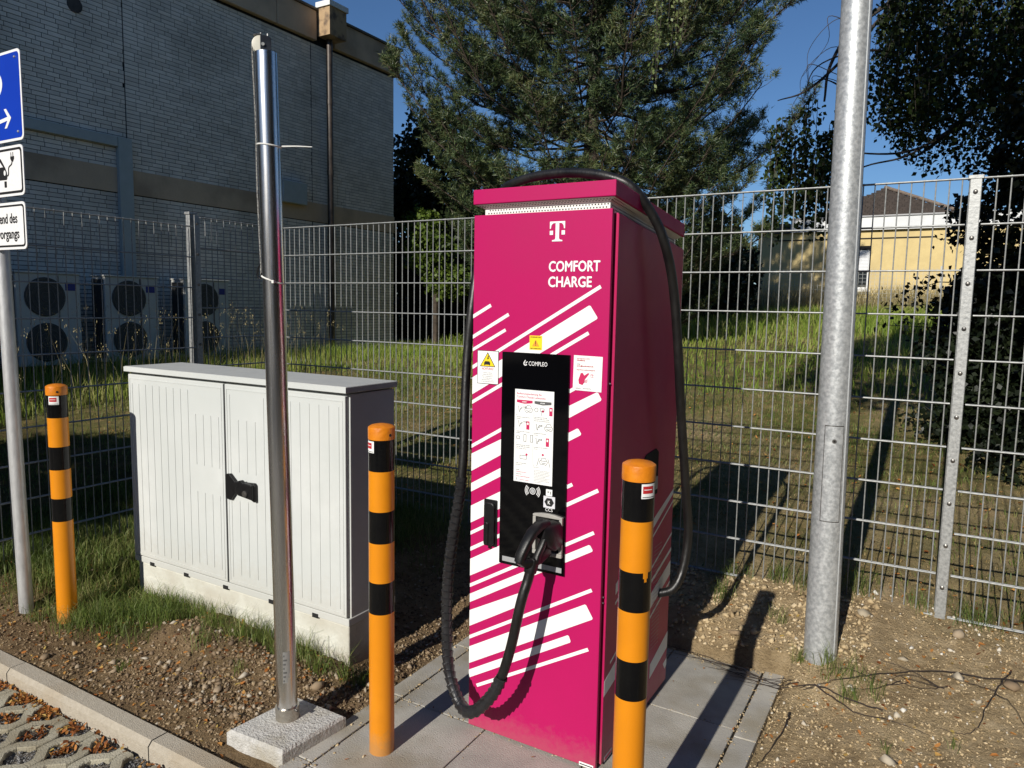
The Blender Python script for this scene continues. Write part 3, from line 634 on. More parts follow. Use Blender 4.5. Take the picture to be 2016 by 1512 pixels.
cbx = ms.children[-1]; MB().tube([B0+ax*.03+Vector((.042, -.002, 0)), B0+ax*.03+Vector((.058, -.004, 0))], .005, 10).build('clamp_bolt', 'bolt', cbx, True)
T0 = B1; cv = Vector((.75, -.66, 0)).normalized(); rv = Vector((.66, .75, 0)).normalized(); O_ = Vector((-2.056, 1.790, 2.468)); up_ = (0, 0, 1)
pf = MB().prism([(-.003, -.034), (.033, -.034), (.033, .024), (.024, .030), (-.003, .030)], O_+cv*.014, rv, up_, cv, .003).build('pulley_bracket', mat('bracket_metal', (.035, .04, .05), (.025, .028, .035), 20, .35, .5), ms, bev=.001)
MB().prism([(-.003, -.034), (.033, -.034), (.033, .030), (-.003, .030)], O_-cv*.014, rv, up_, cv, .003).build('bracket_plate', mat('bracket_plate_dark', (.03, .034, .04), (.02, .02, .025), 20, .4, .5), pf, bev=.001)
MB().tube([O_-cv*.011, O_-cv*.010, O_-cv*.003, O_+cv*.003, O_+cv*.010, O_+cv*.011], [.028, .030, .026, .026, .030, .028], 32).build('pulley_wheel', 'nylon', pf, True)
MB().tube([O_+cv*.014+rv*.006, O_+cv*.020+rv*.006], .0055, 12).build('bracket_bolt', 'galv_post', pf, True)
MB().prism([(-.024, 0), (.002, .004), (.002, .008), (-.024, .003)], O_+cv*.012+Vector((0, 0, .028)), rv, up_, cv, .024).build('bracket_cover', 'bolt', pf)
for q_ in (.0, .022): MB().tube([O_+cv*.008+rv*q_+Vector((0, 0, .030)), O_+cv*.008+rv*q_+Vector((0, 0, .038))], .003, 8).build('bracket_bolt', 'galv_post', pf, True)
def on_pole(z, off): # camera-left flank of the pole
    p = B0+ax*((z-B0.z)/ax.z); return p+off
lf = Vector((-.038, -.022, 0))
cord = catmull([O_-rv*.029+Vector((0, 0, -.002)), O_-rv*.028+Vector((0, 0, -.06)), on_pole(2.2, lf), on_pole(2.0, lf*1.05), on_pole(1.72, lf*.98), on_pole(1.69, lf*1.02)], 6)
MB().tube(cord, .0026, 6).build('pull_cord', 'cord', ms, True)
MB().tube(catmull([on_pole(1.73, lf), on_pole(1.715, lf*1.2), on_pole(1.69, lf*1.25), on_pole(1.68, lf*1.05), on_pole(1.70, lf*.95)], 6), .003, 6).build('cord_hook', 'black_plastic', ms, True)
def tie(z0, z1, tail):
    cc = on_pole((z0+z1)/2, Vector((0, 0, 0))); ps = []
    for i in range(29):
        a = 2*math.pi*i/28; ps.append(cc+Vector((.0392*math.cos(a), .0392*math.sin(a), (z1-z0)/2*math.cos(a-.4))))
    o = MB().tube(ps, .0026, 6, False).build('cable_tie', 'tie', ms, True)
    if tail: MB().tube([cc+Vector((.03, .02, .0)), cc+Vector((.08, .05, .002)), cc+Vector((.125, .078, .001))], [.003, .0024, .0016], 6).build('tie_tail', 'tie', o, True)
    else: MB().box(cc.x+.028, cc.x+.038, cc.y-.034, cc.y-.026, cc.z-.012, cc.z-.002).build('tie_head', 'tie', o)
tie(2.138, 2.130, True); tie(1.690, 1.662, False)
c = on_pole(.3, Vector((0, 0, 0))); lb = wrapped('pole_label', None, c, .0381, -58, -18, .20, .32, mat('clear_label', (.30, .30, .29), (.26, .26, .25), 40, .4, .3), ms)
for k in range(7): wrapped('label_print', None, c, .0384, -56, -48+k % 3*6, .205+k*.016, .212+k*.016, 'dark_grey_ink', lb)

# ------------------------------------------------------------------ lamp post
lp = thing('lamp_post', (-.338, 3.279, .1), 'tall tapered galvanised lamp post with an inspection door beside the fence', 'lamp post')
La, Lt = Vector((-.338, 3.279, .0)), Vector((-.372, 3.262, 4.2))
M['galv_pole'] = mat('galvanised_pole', (.36, .38, .39), (.52, .54, .545), 60, .38, .45, .08, 80, contrast=(.36, .64), r2=.52, detail=2)
MB().tube([La+(Lt-La)*t for t in (0, .2, .25, .6, 1)], [.0675, .0645, .0635, .058, .052], 64).build('pole', 'galv_pole', lp, True)
def lpt(z, a, dr=0):
    t = z/4.2; c_ = La+(Lt-La)*t; r_ = .0675+(-.003*t/.2 if t < .2 else -.003-(t-.2)*.0155); a = math.radians(a); return (c_.x+(r_+dr)*math.cos(a), c_.y+(r_+dr)*math.sin(a), z)
def curved(name, z0, z1, a0, a1, dr, m_, parent, n=12):
    vs = []
    for i in range(n+1):
        a = a0+(a1-a0)*i/n; vs += [lpt(z0, a, dr), lpt(z1, a, dr)]
    return MB().add(vs, [(2*i, 2*i+2, 2*i+3, 2*i+1) for i in range(n)]).build(name, m_, parent, True)
fr = curved('door_gap', .728, 1.135, -112, -42, .0006, 'bolt', lp)
dr = curved('inspection_door', .732, 1.131, -109, -45, .0014, 'galv_pole', lp)
p = Vector(lpt(1.07, -76, .001)); d_ = Vector((math.cos(math.radians(-76)), math.sin(math.radians(-76)), 0))
MB().tube([p, p+d_*.002], .009, 14).build('door_bolt', 'bolt', dr); MB().tube([p+d_*.002, p+d_*.003], .005, 6).build('bolt_socket', 'hole', dr)
sm = link('weld_seam', None, lp); bpy.data.objects.remove(sm)
MB().tube([lpt(z, -30, -.0008) for z in np.linspace(.0, 4.1, 40)], .0035, 6).build('weld_seam', mat('zinc_seam', (.62, .64, .65), (.5, .52, .53), 30, .45, .4), lp, True)

# ------------------------------------------------------------------ parking sign
sg = thing('parking_sign', (-3.865, 1.815, .03), 'grey post with a blue parking sign over two white plates at the left edge', 'sign')
MB().tube([(-3.865, 1.815, -.1), (-3.895, 1.80, 2.75)], .0315, 32).build('post', mat('galvanised_sign_post', (.46, .47, .475), (.62, .63, .63), 45, .45, .5, .12, 90, contrast=(.3, .7), stretch=(1, 1, .3)), sg, True)
SY = 1.765
def plate(zc0, zc1, face, x1=-3.562, rim=True):
    x0_ = x1-.62; p = MB().xz(rrect(x0_, x1, zc0, zc1, .025), SY, .004).build('sign_plate', 'sign_white', sg)
    if face: MB().xz(rrect(x0_+.011, x1-.011, zc0+.011, zc1-.011, .018), SY-.0006, .0005).build('sign_face', face, p)
    MB().box(x0_+.25, x0_+.37, SY+.005, SY+.02, (zc0+zc1)/2-.02, (zc0+zc1)/2+.02).build('clamp', 'galv_post', p)
    return p
p1 = plate(2.298, 2.688, 'sign_blue', -3.556)
f1 = p1
MB().box(-4.005, -3.95, SY-.0019, SY-.0013, 2.40, 2.66).build('letter_stem', 'sign_white', p1)
MB().xz([(-3.95+(p_[0])*.235, 2.556+p_[1]*.104) for p_ in ring(0, 0, .62, 1, -90, 90, 22)], SY-.0016, .0004).build('letter_bowl', 'sign_white', p1)
MB().xz(line((-3.86, 2.335+.045), (-3.668, 2.401), .016), SY-.0016, .0004).build('arrow_shaft', 'sign_white', p1)
MB().xz([(-3.653, 2.40), (-3.693, 2.358), (-3.713, 2.358), (-3.678, 2.400), (-3.713, 2.443), (-3.693, 2.443)], SY-.002, .0004).build('arrow_head', 'sign_white', p1)
for z in (2.655, 2.335): MB().lathe([(.006, 0), (.004, .003), (.001, .004)], (-3.60, SY-.0015, z), 12, 'y').build('rivet', 'galv_post', p1)
p2 = plate(2.058, 2.280, 'black_ink', -3.572); MB().xz(rrect(-4.192+.022, -3.572-.022, 2.08, 2.258, .012), SY-.0012, .0005).build('sign_ground', 'sign_white', p2)
car = [(-3.99, 2.135), (-3.99, 2.178), (-3.95, 2.185), (-3.90, 2.228), (-3.765, 2.228), (-3.728, 2.185), (-3.716, 2.165), (-3.714, 2.14), (-3.72, 2.132)]
MB().xz(car[::-1], SY-.0022, .0004).build('car_symbol', 'black_ink', p2)
MB().xz([(-3.93, 2.19), (-3.895, 2.218), (-3.776, 2.218), (-3.745, 2.19)][::-1], SY-.003, .0004).build('car_window', 'sign_white', p2)
MB().xz(circ(-3.733, 2.163, .012, 16, .009), SY-.003, .0004).build('headlight', 'sign_white', p2)
MB().xz(rrect(-3.742, -3.722, 2.098, 2.126, .003), SY-.0022, .0004).build('wheel', 'black_ink', p2)
pts = catmull([(-3.712, SY-.002, 2.148), (-3.70, SY-.002, 2.156), (-3.695, SY-.002, 2.185), (-3.67, SY-.002, 2.198), (-3.662, SY-.002, 2.215)], 5)
MB().tube(pts, .0028, 4).build('plug_cable', 'black_ink', p2)
MB().xz([(-3.679, 2.248-.016), (-3.679, 2.222), (-3.668, 2.208), (-3.657, 2.208), (-3.646, 2.222), (-3.646, 2.248-.016)], SY-.0022, .0004).build('plug_symbol', 'black_ink', p2)
for x in (-3.672, -3.655): MB().box(x-.0022, x+.0022, SY-.0024, SY-.0018, 2.23, 2.25).build('plug_pin', 'black_ink', p2)
p3 = plate(1.818, 2.030, 'black_ink', -3.577); MB().xz(rrect(-4.197+.02, -3.577-.02, 1.838, 2.010, .012), SY-.0012, .0005).build('sign_ground', 'sign_white', p3)
text('sign_text', 'während des', -3.648, 1.937, SY-.002, .044, 'black_ink', p3, 0, 1, 'RIGHT', .262, heavy=.0014)
text('sign_text', 'Ladevorgangs', -3.637, 1.868, SY-.002, .044, 'black_ink', p3, 0, 1, 'RIGHT', .292, heavy=.0014)

# ------------------------------------------------------------------ charging station
cs = thing('charging_station', (-1.17, 2.55, 0), 'tall magenta fast charging station with white diagonal stripes and black display', 'charging station')
KX0, KX1, KF, KB = -1.441, -.905, 2.19, 2.915
def slope(y): return -.0886*(y-KF)
def wedge(name, x0, x1, y0, y1, zt, zb, m_, parent, bev=.002, flat_bottom=False):
    mb = MB(); b0 = zb if flat_bottom else zb+slope(y0); b1 = zb if flat_bottom else zb+slope(y1)
    mb.add([(x0, y0, b0), (x1, y0, b0), (x1, y1, b1), (x0, y1, b1), (x0, y0, zt+slope(y0)), (x1, y0, zt+slope(y0)), (x1, y1, zt+slope(y1)), (x0, y1, zt+slope(y1))],
        [(0,3,2,1),(4,5,6,7),(0,1,5,4),(1,2,6,5),(2,3,7,6),(3,0,4,7)])
    return mb.build(name, m_, parent, bev=bev)
wedge('base', KX0+.02, KX1-.02, KF+.05, KB-.03, .05, -.02, 'hole', cs, 0, True)  # near-black: the shade of the gap under the body, put into the colour
body = wedge('body', KX0+.002, KX1-.004, KF+.034, KB, 1.908, .012, 'magenta_side', cs, .0025, True)
sidep = wedge('side_panel', KX1-.0045, KX1, KF+.030, KB, 1.903, .014, 'magenta_side', cs, .0015, True)
MB().box(KX0+.004, KX1-.016, KF+.018, KF+.036, .02, 1.90).build('door_gap', 'hole', body)
door = MB().add([(KX0, KF, .010), (KX1-.009, KF, .010), (KX1-.009, KF+.018, .010), (KX0, KF+.018, .010), (KX0, KF, 1.916), (KX1-.011, KF, 1.916), (KX1-.011, KF+.018, 1.914), (KX0, KF+.018, 1.914)],
    [(0,3,2,1),(4,5,6,7),(0,1,5,4),(1,2,6,5),(2,3,7,6),(3,0,4,7)]).build('front_door', 'magenta', cs, bev=.0022)
# perforated white vent band and slanted cap
vb = wedge('vent_band', KX0+.030, KX1-.030, KF+.025, KB-.03, 1.985, 1.88, 'white_paint', cs, 0)
und = MB().add([(KX0+.004, KF-.002, 1.9515), (KX1-.006, KF-.002, 1.9515), (KX1-.032, KF+.023, 1.9395), (KX0+.028, KF+.023, 1.9395), (KX1-.006, KB-.01, 1.9515+slope(KB)), (KX1-.032, KB-.035, 1.9395+slope(KB))],
    [(0, 3, 2, 1), (1, 2, 5, 4)]).build('vent_soffit', 'white_paint', cs)
for r_, z in enumerate((1.9235, 1.9335)):
    mb = MB()
    for i in range(41): mb.xz(circ(KX0+.045+i*.0112+(.0056 if r_ else 0), z, .0026, 8), KF+.0245, .0006)
    mb.build('vent_holes', 'hole', vb, kind='stuff')
mb = MB()
for i in range(60):
    y = KF+.045+i*.0112
    for z in (1.9235, 1.9335): mb.yz(circ(y, z+slope(y), .0026, 6), KX1-.0292, .0006)
mb.build('vent_holes', 'hole', vb, kind='stuff')
mb = MB()
for i in range(45):
    for j in range(2):
        x = KX0+.018+i*.0112+j*.004; y = KF+.004+j*.008; z = 1.9515-(.012*(y+.002-KF)/.025)-.0006
        mb.add([(x, y, z), (x+.005, y, z), (x+.005, y+.003, z-.0014), (x, y+.003, z-.0014)], [(0, 3, 2, 1)])
for i in range(58):
    for j in range(2):
        y = KF+.012+i*.0116; x = KX1-.010-j*.009; z = 1.9515+slope(y)-.012*((KX1-.006-x)/.026)-.0006
        mb.add([(x, y, z), (x, y+.006, z-.0005), (x-.003, y+.006, z-.0019), (x-.003, y, z-.0014)], [(0, 1, 2, 3)])
mb.build('vent_holes', 'hole', und, kind='stuff')
wedge('roof_cap', KX0-.003, KX1+.0, KF-.004, KB+.004, 2.004, 1.9525, 'magenta', cs, .003)
# white diagonal stripes, each a strip of film on the door
TF = KF-.0008
d30 = Vector((.8660, .5)); n30 = Vector((-.5, .8660))
for i, (a, b_, w_) in enumerate([((-1.4405, 1.5602), (-1.3661, 1.6012), .012), ((-1.4405, 1.4871), (-1.2926, 1.5706), .012), ((-1.4405, 1.4408), (-1.3041, 1.5164), .011), ((-1.4405, 1.3775), (-.9482, 1.668), .012),
    ((-1.4405, 1.250), (-.9865, 1.5161), .012), ((-1.4405, 1.0875), (-1.0287, 1.331), .012), ((-1.4405, .7602), (-1.0304, 1.0018), .012), ((-1.4405, .6991), (-.9351, .9946), .013),
    ((-1.4405, .5589), (-.9457, .8478), .012), ((-1.4405, .3571), (-.9474, .6475), .012), ((-1.4045, .1752), (-.9538, .4357), .012)]):
    a, b_ = Vector(a), Vector(b_); d = (b_-a).normalized(); nn = Vector((-d.y, d.x))*w_/2
    if a.x < -1.44: k = (nn.x)/d.x; q = [a-nn+d*k, b_-nn, b_+nn, a+nn-d*k]; q = [(max(-1.4405, p[0]), p[1]) for p in q]
    else: q = [tuple(a-nn), tuple(b_-nn), tuple(b_+nn), tuple(a+nn)]
    MB().xz([tuple(p) for p in q], TF-i*1e-5, .0005).build('stripe', 'white_print', door)
for i, q in enumerate([[(-1.4405, 1.3403), (-1.4405, 1.2787), (-.9544, 1.5648), (-.9845, 1.6079)], [(-1.4405, 1.0596), (-1.4405, .9947), (-.9318, 1.2978), (-.9477, 1.3243)],
    [(-1.4405, .9491), (-1.4405, .9172), (-1.0008, 1.1761), (-1.0153, 1.1969)], [(-1.4405, .864), (-1.4405, .7999), (-1.1802, .951), (-1.1816, 1.0125)],
    [(-1.4405, .6612), (-1.4405, .5966), (-1.2366, .7141), (-1.2587, .7681)], [(-1.4405, .5261), (-1.4405, .4936), (-.9461, .7841), (-.9598, .8044)],
    [(-1.4405, .4624), (-1.4405, .4006), (-1.1996, .5444), (-1.221, .5798)], [(-1.4405, .3196), (-1.4405, .2538), (-.9387, .5473), (-.9683, .5938)], [(-1.4405, .2277), (-1.4405, .1961), (-1.0191, .4448), (-1.0296, .4688)]]):
    # rounded outer corners
    p2_, p3_ = Vector(q[2]), Vector(q[3]); dn = (p3_-p2_).normalized(); e1 = (p2_-Vector(q[1])).normalized(); e2 = (p3_-Vector(q[0])).normalized(); r_ = .004
    poly = [q[0], q[1], tuple(p2_-e1*r_), tuple(p2_+dn*r_), tuple(p3_-dn*r_), tuple(p3_-e2*r_)]
    MB().xz(poly, TF-.00015-i*1e-5, .0005).build('stripe', 'white_print', door)
# letter mark and lettering
lx, lz, lw, lh = -1.1385, 1.8165, .0565, .0655
def L(p): return [(lx+a*lw, lz+c_*lh) for a, c_ in p]
lg = MB().xz(L([(.0, 1), (.0, .64), (.07, .64), (.10, .80), (.20, .90), (.38, .92), (.38, .16), (.34, .09), (.16, .06), (.16, 0), (.84, 0), (.84, .06), (.66, .09), (.62, .16), (.62, .92), (.80, .90), (.90, .80), (.93, .64), (1, .64), (1, 1)]), TF-.0006, .0005).build('logo', 'white_print', door)
for a in (0, .78): MB().xz(L([(a, .33), (a+.22, .33), (a+.22, .54), (a, .54)]), TF-.0006, .0005).build('logo_dot', 'white_print', lg)
text('lettering', 'COMFORT', -1.138, 1.7175, TF-.0006, .034, 'white_print', door, 0, width=.185, heavy=.0011)
text('lettering', 'CHARGE', -1.139, 1.6665, TF-.0006, .034, 'white_print', door, 0, width=.158, heavy=.0011)
# stickers on the door
def sticker(name, x0, x1, z0, z1, m_, rot=0, lift=.0014):
    cx, cz = (x0+x1)/2, (z0+z1)/2; c_, s_ = math.cos(rot), math.sin(rot)
    q = [(cx+(a-cx)*c_-(b_-cz)*s_, cz+(a-cx)*s_+(b_-cz)*c_) for a, b_ in ((x0, z0), (x1, z0), (x1, z1), (x0, z1))]
    return MB().xz(q, KF-lift, .0006).build(name, m_, door)
Y1 = KF-.0022
ws = sticker('hazard_sticker', -1.4195, -1.330, 1.3205, 1.4405, 'black_ink')
MB().box(-1.4175, -1.332, KF-.0019, KF-.0013, 1.3225, 1.4385).build('sticker_ground', 'paper', ws)
MB().xz([(-1.408, 1.383), (-1.343, 1.383), (-1.3755, 1.435)], Y1, .0003).build('warning_triangle', 'black_ink', ws)
MB().xz([(-1.4035, 1.3855), (-1.3475, 1.3855), (-1.3755, 1.430)], Y1-.0004, .0003).build('triangle_ground', 'yellow_ink', ws)
MB().xz([(-1.379, 1.4045), (-1.374, 1.4105), (-1.3775, 1.4105), (-1.374, 1.4225), (-1.370, 1.4225), (-1.372, 1.414), (-1.3685, 1.414)][::-1], Y1-.0008, .0003).build('lightning_mark', 'black_ink', ws)
MB().xz([(-1.390, 1.388), (-1.386, 1.388), (-1.385, 1.390), (-1.370, 1.390), (-1.369, 1.388), (-1.365, 1.388), (-1.364, 1.3965), (-1.368, 1.4025), (-1.386, 1.4025), (-1.390, 1.3965)], Y1-.0008, .0003).build('car_mark', 'black_ink', ws)
text('lettering', 'ACHTUNG!', -1.375, 1.3715, Y1, .0085, 'red_ink', ws, .01, align='CENTER', width=.048)
for k, tx in enumerate(('Das Betreten oder Aufenthalt', 'Fahrzeug in der Umgebung', 'der Ladezone', 'für Unbefugte verboten', 'Gasantrieb und Parken nur für', 'an der Ladestation ladende')):
    text('fine_print', tx, -1.375, 1.3595-k*.0062, Y1, .0030, 'black_ink', ws, .0, align='CENTER', width=.036+.006*(k % 3)+.008*(k > 3))
ys = sticker('yellow_sticker', -1.207, -1.158, 1.4515, 1.5005, 'yellow_ink')
MB().xz([(-1.196, 1.464), (-1.169, 1.464), (-1.1825, 1.487)], Y1, .0003).build('warning_triangle', 'orange_ink', ys)
MB().xz(line((-1.1825, 1.4705), (-1.1825, 1.4825), .0026), Y1-.0004, .0003).build('exclamation_mark', 'black_ink', ys)
MB().xz(circ(-1.1825, 1.4675, .0015, 8), Y1-.0004, .0003).build('exclamation_mark', 'black_ink', ys)
text('fine_print', 'SICHERHEITSTEST', -1.1825, 1.4935, Y1, .0036, 'black_ink', ys, .02, align='CENTER', width=.042)
text('fine_print', 'TEST INSPECTION', -1.1825, 1.4545, Y1, .0036, 'black_ink', ys, .02, align='CENTER', width=.042)
hs_ = sticker('hotline_sticker', -1.0375, -.934, 1.324, 1.4405, 'paper', -.012)
for k, (tx, m_, b_, w_, hh) in enumerate((('Störungshotline (24/7)', 'red_ink', 0, .046, .0045), ('0800 0000000', 'red_ink', .03, .030, .0045), ('', '', 0, 0, 0), ('E-Mail', 'dark_grey_ink', 0, .012, .004), ('service@comfortcharge.de', 'red_ink', .02, .060, .0045), ('', '', 0, 0, 0), ('http://www.comfortcharge.de', 'red_ink', .01, .066, .0042))):
    if tx and k != 1: text('fine_print', tx, -1.0255, 1.429-k*.0062, Y1, hh, m_, hs_, b_, width=w_)
    if k == 1: text('fine_print', 'Hotline', -1.0255, 1.429-k*.0062, Y1, hh, m_, hs_, .03, width=.030)
text('fine_print', 'Geräte ID     TCxxxxxxxx'.replace('x', 'C'), -1.028, 1.330, Y1, .004, 'dark_grey_ink', hs_, 0, width=.058)
MB().xz([(-1.016, 1.347), (-1.003, 1.343), (-.997, 1.352), (-.994, 1.363), (-.982, 1.378), (-.979, 1.383), (-.984, 1.384), (-.997, 1.375), (-1.003, 1.384), (-1.010, 1.383), (-1.018, 1.36)], Y1, .0003).build('pointing_hand', 'magenta_ink', hs_)
for k in range(3): MB().xz(line((-.999+k*.003, 1.353+k*.003), (-.986+k*.001, 1.352+k*.005), .0016), Y1, .0003).build('hand_lines', 'magenta_ink', hs_)
text('fine_print', 'T', -.972, 1.371, Y1, .008, 'magenta_ink', hs_, .01)
MB().xz(ring(-.9695, 1.3752, .0058, .0065, 0, 340, 14), Y1, .0003).build('logo_ring', 'magenta_ink', hs_)
tl = sticker('type_label', -.975, -.921, .008, .022, 'paper'); MB().box(-.972, -.924, KF-.0022, KF-.0015, .013, .0165).build('label_print', 'black_ink', tl)
# black display panel
dp_ = MB().xz(rrect(-1.311, -1.049, .676, 1.4405, .002, 2), KF-.0085, .008).build('display_panel', 'black_glass', cs)
YD = KF-.0092
text('brand_lettering', 'COMPLEO', -1.204, 1.3975, YD, .0145, 'white_ink', dp_, 0, width=.072)
MB().xz(ring(-1.217, 1.404, .0045, .0078, 100, 330, 14), YD, .0003).build('brand_mark', 'white_ink', dp_)
MB().xz(line((-1.2165, 1.404), (-1.2095, 1.4105), .0026), YD, .0003).build('brand_mark', 'white_ink', dp_)
MB().xz(line((-1.2215, 1.4105), (-1.2165, 1.4155), .0022), YD, .0003).build('brand_mark', 'white_ink', dp_)
MB().xz(circ(-1.1785, .959, .0078, 20), YD, .0003).build('card_reader_mark', 'grey_ink', dp_)
for r0_, r1_ in ((.0098, .0118),): MB().xz(ring(-1.1785, .959, r0_, r1_, 0, 359, 24), YD, .0003).build('card_reader_mark', 'white_ink', dp_)
for rr in (.0165, .0215, .0265):
    for a0 in (-42, 138): MB().xz(ring(-1.1785+(.003 if a0 < 0 else -.003), .959, rr-.0012, rr+.0010, a0, a0+84, 10), YD, .0003).build('card_reader_mark', 'white_ink', dp_)
nl_ = MB().box(-1.1255, -1.1015, KF-.0095, KF-.0088, .951, .974).build('number_label', 'paper', dp_); text('lettering', '*1', -1.1135, .9575, KF-.0100, .010, 'black_ink', nl_, .01, align='CENTER', width=.014)
kl = MB().box(-1.1345, -1.090, KF-.0095, KF-.0088, .9085, .9495).build('connector_label', mat('pale_label', (.62, .62, .66), rough=.5), dp_)
MB().xz([(-1.1122+.0185*math.cos(a), .929+.0165*math.sin(a)) for a in np.linspace(0, 2*math.pi, 7)[:6]], KF-.0099, .0003).build('hexagon', 'black_ink', kl)
text('lettering', 'K', -1.1122, .9225, KF-.0104, .012, 'paper', kl, .02, align='CENTER', width=.0095)
text('lettering', 'CCS', -1.1265, .8965, YD, .0115, 'white_ink', dp_, .0, width=.028)
MB().box(-1.297, -1.059, KF-.0094, KF-.0088, .686, .704).build('silver_strip', 'silver', dp_)
# socket recess with raised frame
sf = MB(); 
for q in ([(-1.169, .742), (-1.055, .742), (-1.055, .756), (-1.169, .756)], [(-1.169, .7565), (-1.157, .7565), (-1.157, .876), (-1.169, .8755)], [(-1.067, .7565), (-1.055, .7565), (-1.055, .878), (-1.067, .876)],
          [(-1.169, .876), (-1.055, .8765), (-1.055, .884), (-1.085, .8895), (-1.112, .891), (-1.140, .8895), (-1.169, .884)]): sf.xz(q, KF-.022, .014)
sf = sf.build('socket_frame', 'socket_frame', dp_, bev=.002)
MB().box(-1.157, -1.067, KF-.0096, KF-.0089, .756, .876).build('socket_recess', 'hole', dp_)
# instruction sheet
SX0, SX1, SZ0, SZ1 = -1.2555, -1.103, .986, 1.313
ish = MB().box(SX0, SX1, KF-.0096, KF-.0088, SZ0, SZ1).build('instruction_sheet', 'paper', dp_)
YS = KF-.0101
def sh(px, py): # poster coordinates 0..100 across, 0..214 down
    return (SX0+(SX1-SX0)*px/100, SZ1-(SZ1-SZ0)*py/214)
def poly(pts, name, m_, y=YS): return MB().xz([sh(*p) for p in pts][::-1], y, .0002).build(name, m_, ish)
def strokes(name, m_, segs, w_=.85):
    mb = MB()
    for s_ in segs:
        for a, b_ in zip(s_[:-1], s_[1:]): mb.xz(line(sh(*a), sh(*b_), w_*.0015), YS, .0002)
    return mb.build(name, m_, ish)
x_, z_ = sh(5, 11.5); text('heading', 'Bedienungsanleitung für', x_, z_, YS, .0068, 'magenta_ink', ish, .004, width=.0985)
x_, z_ = sh(5, 19); text('heading', 'Comfort Charge Ladesäulen', x_, z_, YS, .0068, 'magenta_ink', ish, .004, width=.113)
poly([(5, 24), (46, 24), (46, 30), (25, 32.5), (5, 30)], 'start_banner', 'magenta_ink'); poly([(51, 24), (94, 24), (94, 30), (72, 32.5), (51, 30)], 'stop_banner', 'dark_grey_ink')
x_, z_ = sh(25, 29.5); text('banner_text', 'START', x_, z_, YS-.0004, .0042, 'paper', ish, .03, align='CENTER'); x_, z_ = sh(72, 29.5); text('banner_text', 'STOPP', x_, z_, YS-.0004, .0042, 'paper', ish, .03, align='CENTER')
strokes('column_rule', 'grey_ink', [[(48.5, 34), (48.5, 172)]], .4)
def carsym(cx, cy, s=1.): return [[(cx-9*s, cy+5*s), (cx-10*s, cy), (cx-6*s, cy-3*s), (cx-4*s, cy-8*s), (cx+5*s, cy-8*s), (cx+7*s, cy-3*s), (cx+10*s, cy), (cx+9*s, cy+5*s)], [(cx-7*s, cy-1*s), (cx+7*s, cy-1*s)], [(cx-6*s, cy+3*s), (cx, cy+4.5*s), (cx+6*s, cy+3*s)], [(cx-9*s, cy+5*s), (cx-6*s, cy+8*s), (cx, cy+6*s), (cx+6*s, cy+8*s), (cx+9*s, cy+5*s)]]
def plug(cx, cy): return [[(cx-5, cy-6), (cx-3, cy-5), (cx-2, cy+5), (cx, cy+8), (cx+1, cy+2), (cx+6, cy)], [(cx+1, cy+1), (cx+5, cy-3), (cx+8, cy-1)]]
for g_ in (plug(13, 44), carsym(36, 44), plug(14, 78), carsym(88, 82), plug(60, 82), plug(60, 114), carsym(77, 160)+[[(66, 152), (60, 172)], [(88, 152), (94, 172)]],
    [[(6, 108), (14, 108), (14, 114), (6, 114), (6, 108)]], [[(25, 103), (31, 103), (31, 119), (25, 119), (25, 103)]], [[(42, 103), (48, 103), (48, 119), (42, 119), (42, 103)]], [[(16, 152), (33, 152), (33, 160), (16, 160), (16, 152)]],
    [[(56+4.5*math.cos(a), 44+4.5*math.sin(a)) for a in np.linspace(0, 6.28, 13)]], [[(66, 40), (76, 40), (76, 46), (66, 46), (66, 40)], [(70, 46), (70, 56)]]): strokes('pictogram', 'black_ink', g_)
for a, c_ in ((31, 72), (89, 36), (82, 106)): poly([(a, c_), (a+8, c_), (a+8, c_+19), (a, c_+19)], 'charger_pictogram', 'magenta_ink'); poly([(a+2, c_+3), (a+6, c_+3), (a+6, c_+8), (a+2, c_+8)], 'pictogram', 'paper', YS-.0004)
for a, c_ in ((75, 145), (33, 149), (73, 46)): MB().xz(circ(*sh(a, c_), .0042, 12), YS, .0002).build('round_mark', 'magenta_ink', ish)
for a, c_, e in ((26, 40, 30), (27, 74, 32), (67, 79, 72), (67, 111, 72)): strokes('arrow', 'black_ink', [[(a-4, c_), (e, c_)], [(e-2, c_-1.5), (e, c_), (e-2, c_+1.5)]], 1.2)
for (a, c_, tx, w_) in ((5, 60, '1', 1.5), (5, 64.5, 'Ladekabel mit dem Fahrzeug', 34), (5, 68.5, 'verbinden.', 11), (5, 92, '2', 1.5), (5, 97.5, 'Ladekabel mit der Ladesäule', 35), (5, 101, 'verbinden.', 11), (5, 124, '3', 1.5), (5, 129, 'Ladevorgang starten, mit RFID', 36), (5, 133, 'oder per APP oder mobiler', 37), (5, 137, 'Internetseite starten.', 28), (5, 166, '4', 1.5), (5, 171, 'Prüfen, ob Ladevorgang', 28), (5, 175, 'gestartet ist.', 17),
    (51, 57, '5', 1.5), (51, 61.5, 'Ladevorgang am Fahrzeug,', 33), (51, 65.5, 'RFID-Chip, APP oder mobile', 38), (51, 69.5, 'Seite über das Fahrzeug beenden.', 40), (51, 93, '6', 1.5), (51, 98, 'Ladekabel vom Fahrzeug', 30), (51, 102, 'trennen.', 11), (51, 125, '7', 1.5), (51, 130, 'Ladekabel von der Ladesäule', 36), (51, 134, 'trennen.', 11), (51, 172, '8', 1.5), (51, 176, 'Gute Fahrt!', 14)):
    x_, z_ = sh(a, c_); text('step_text', tx, x_, z_, YS, .0030, 'black_ink', ish, .0, width=w_*.001525)
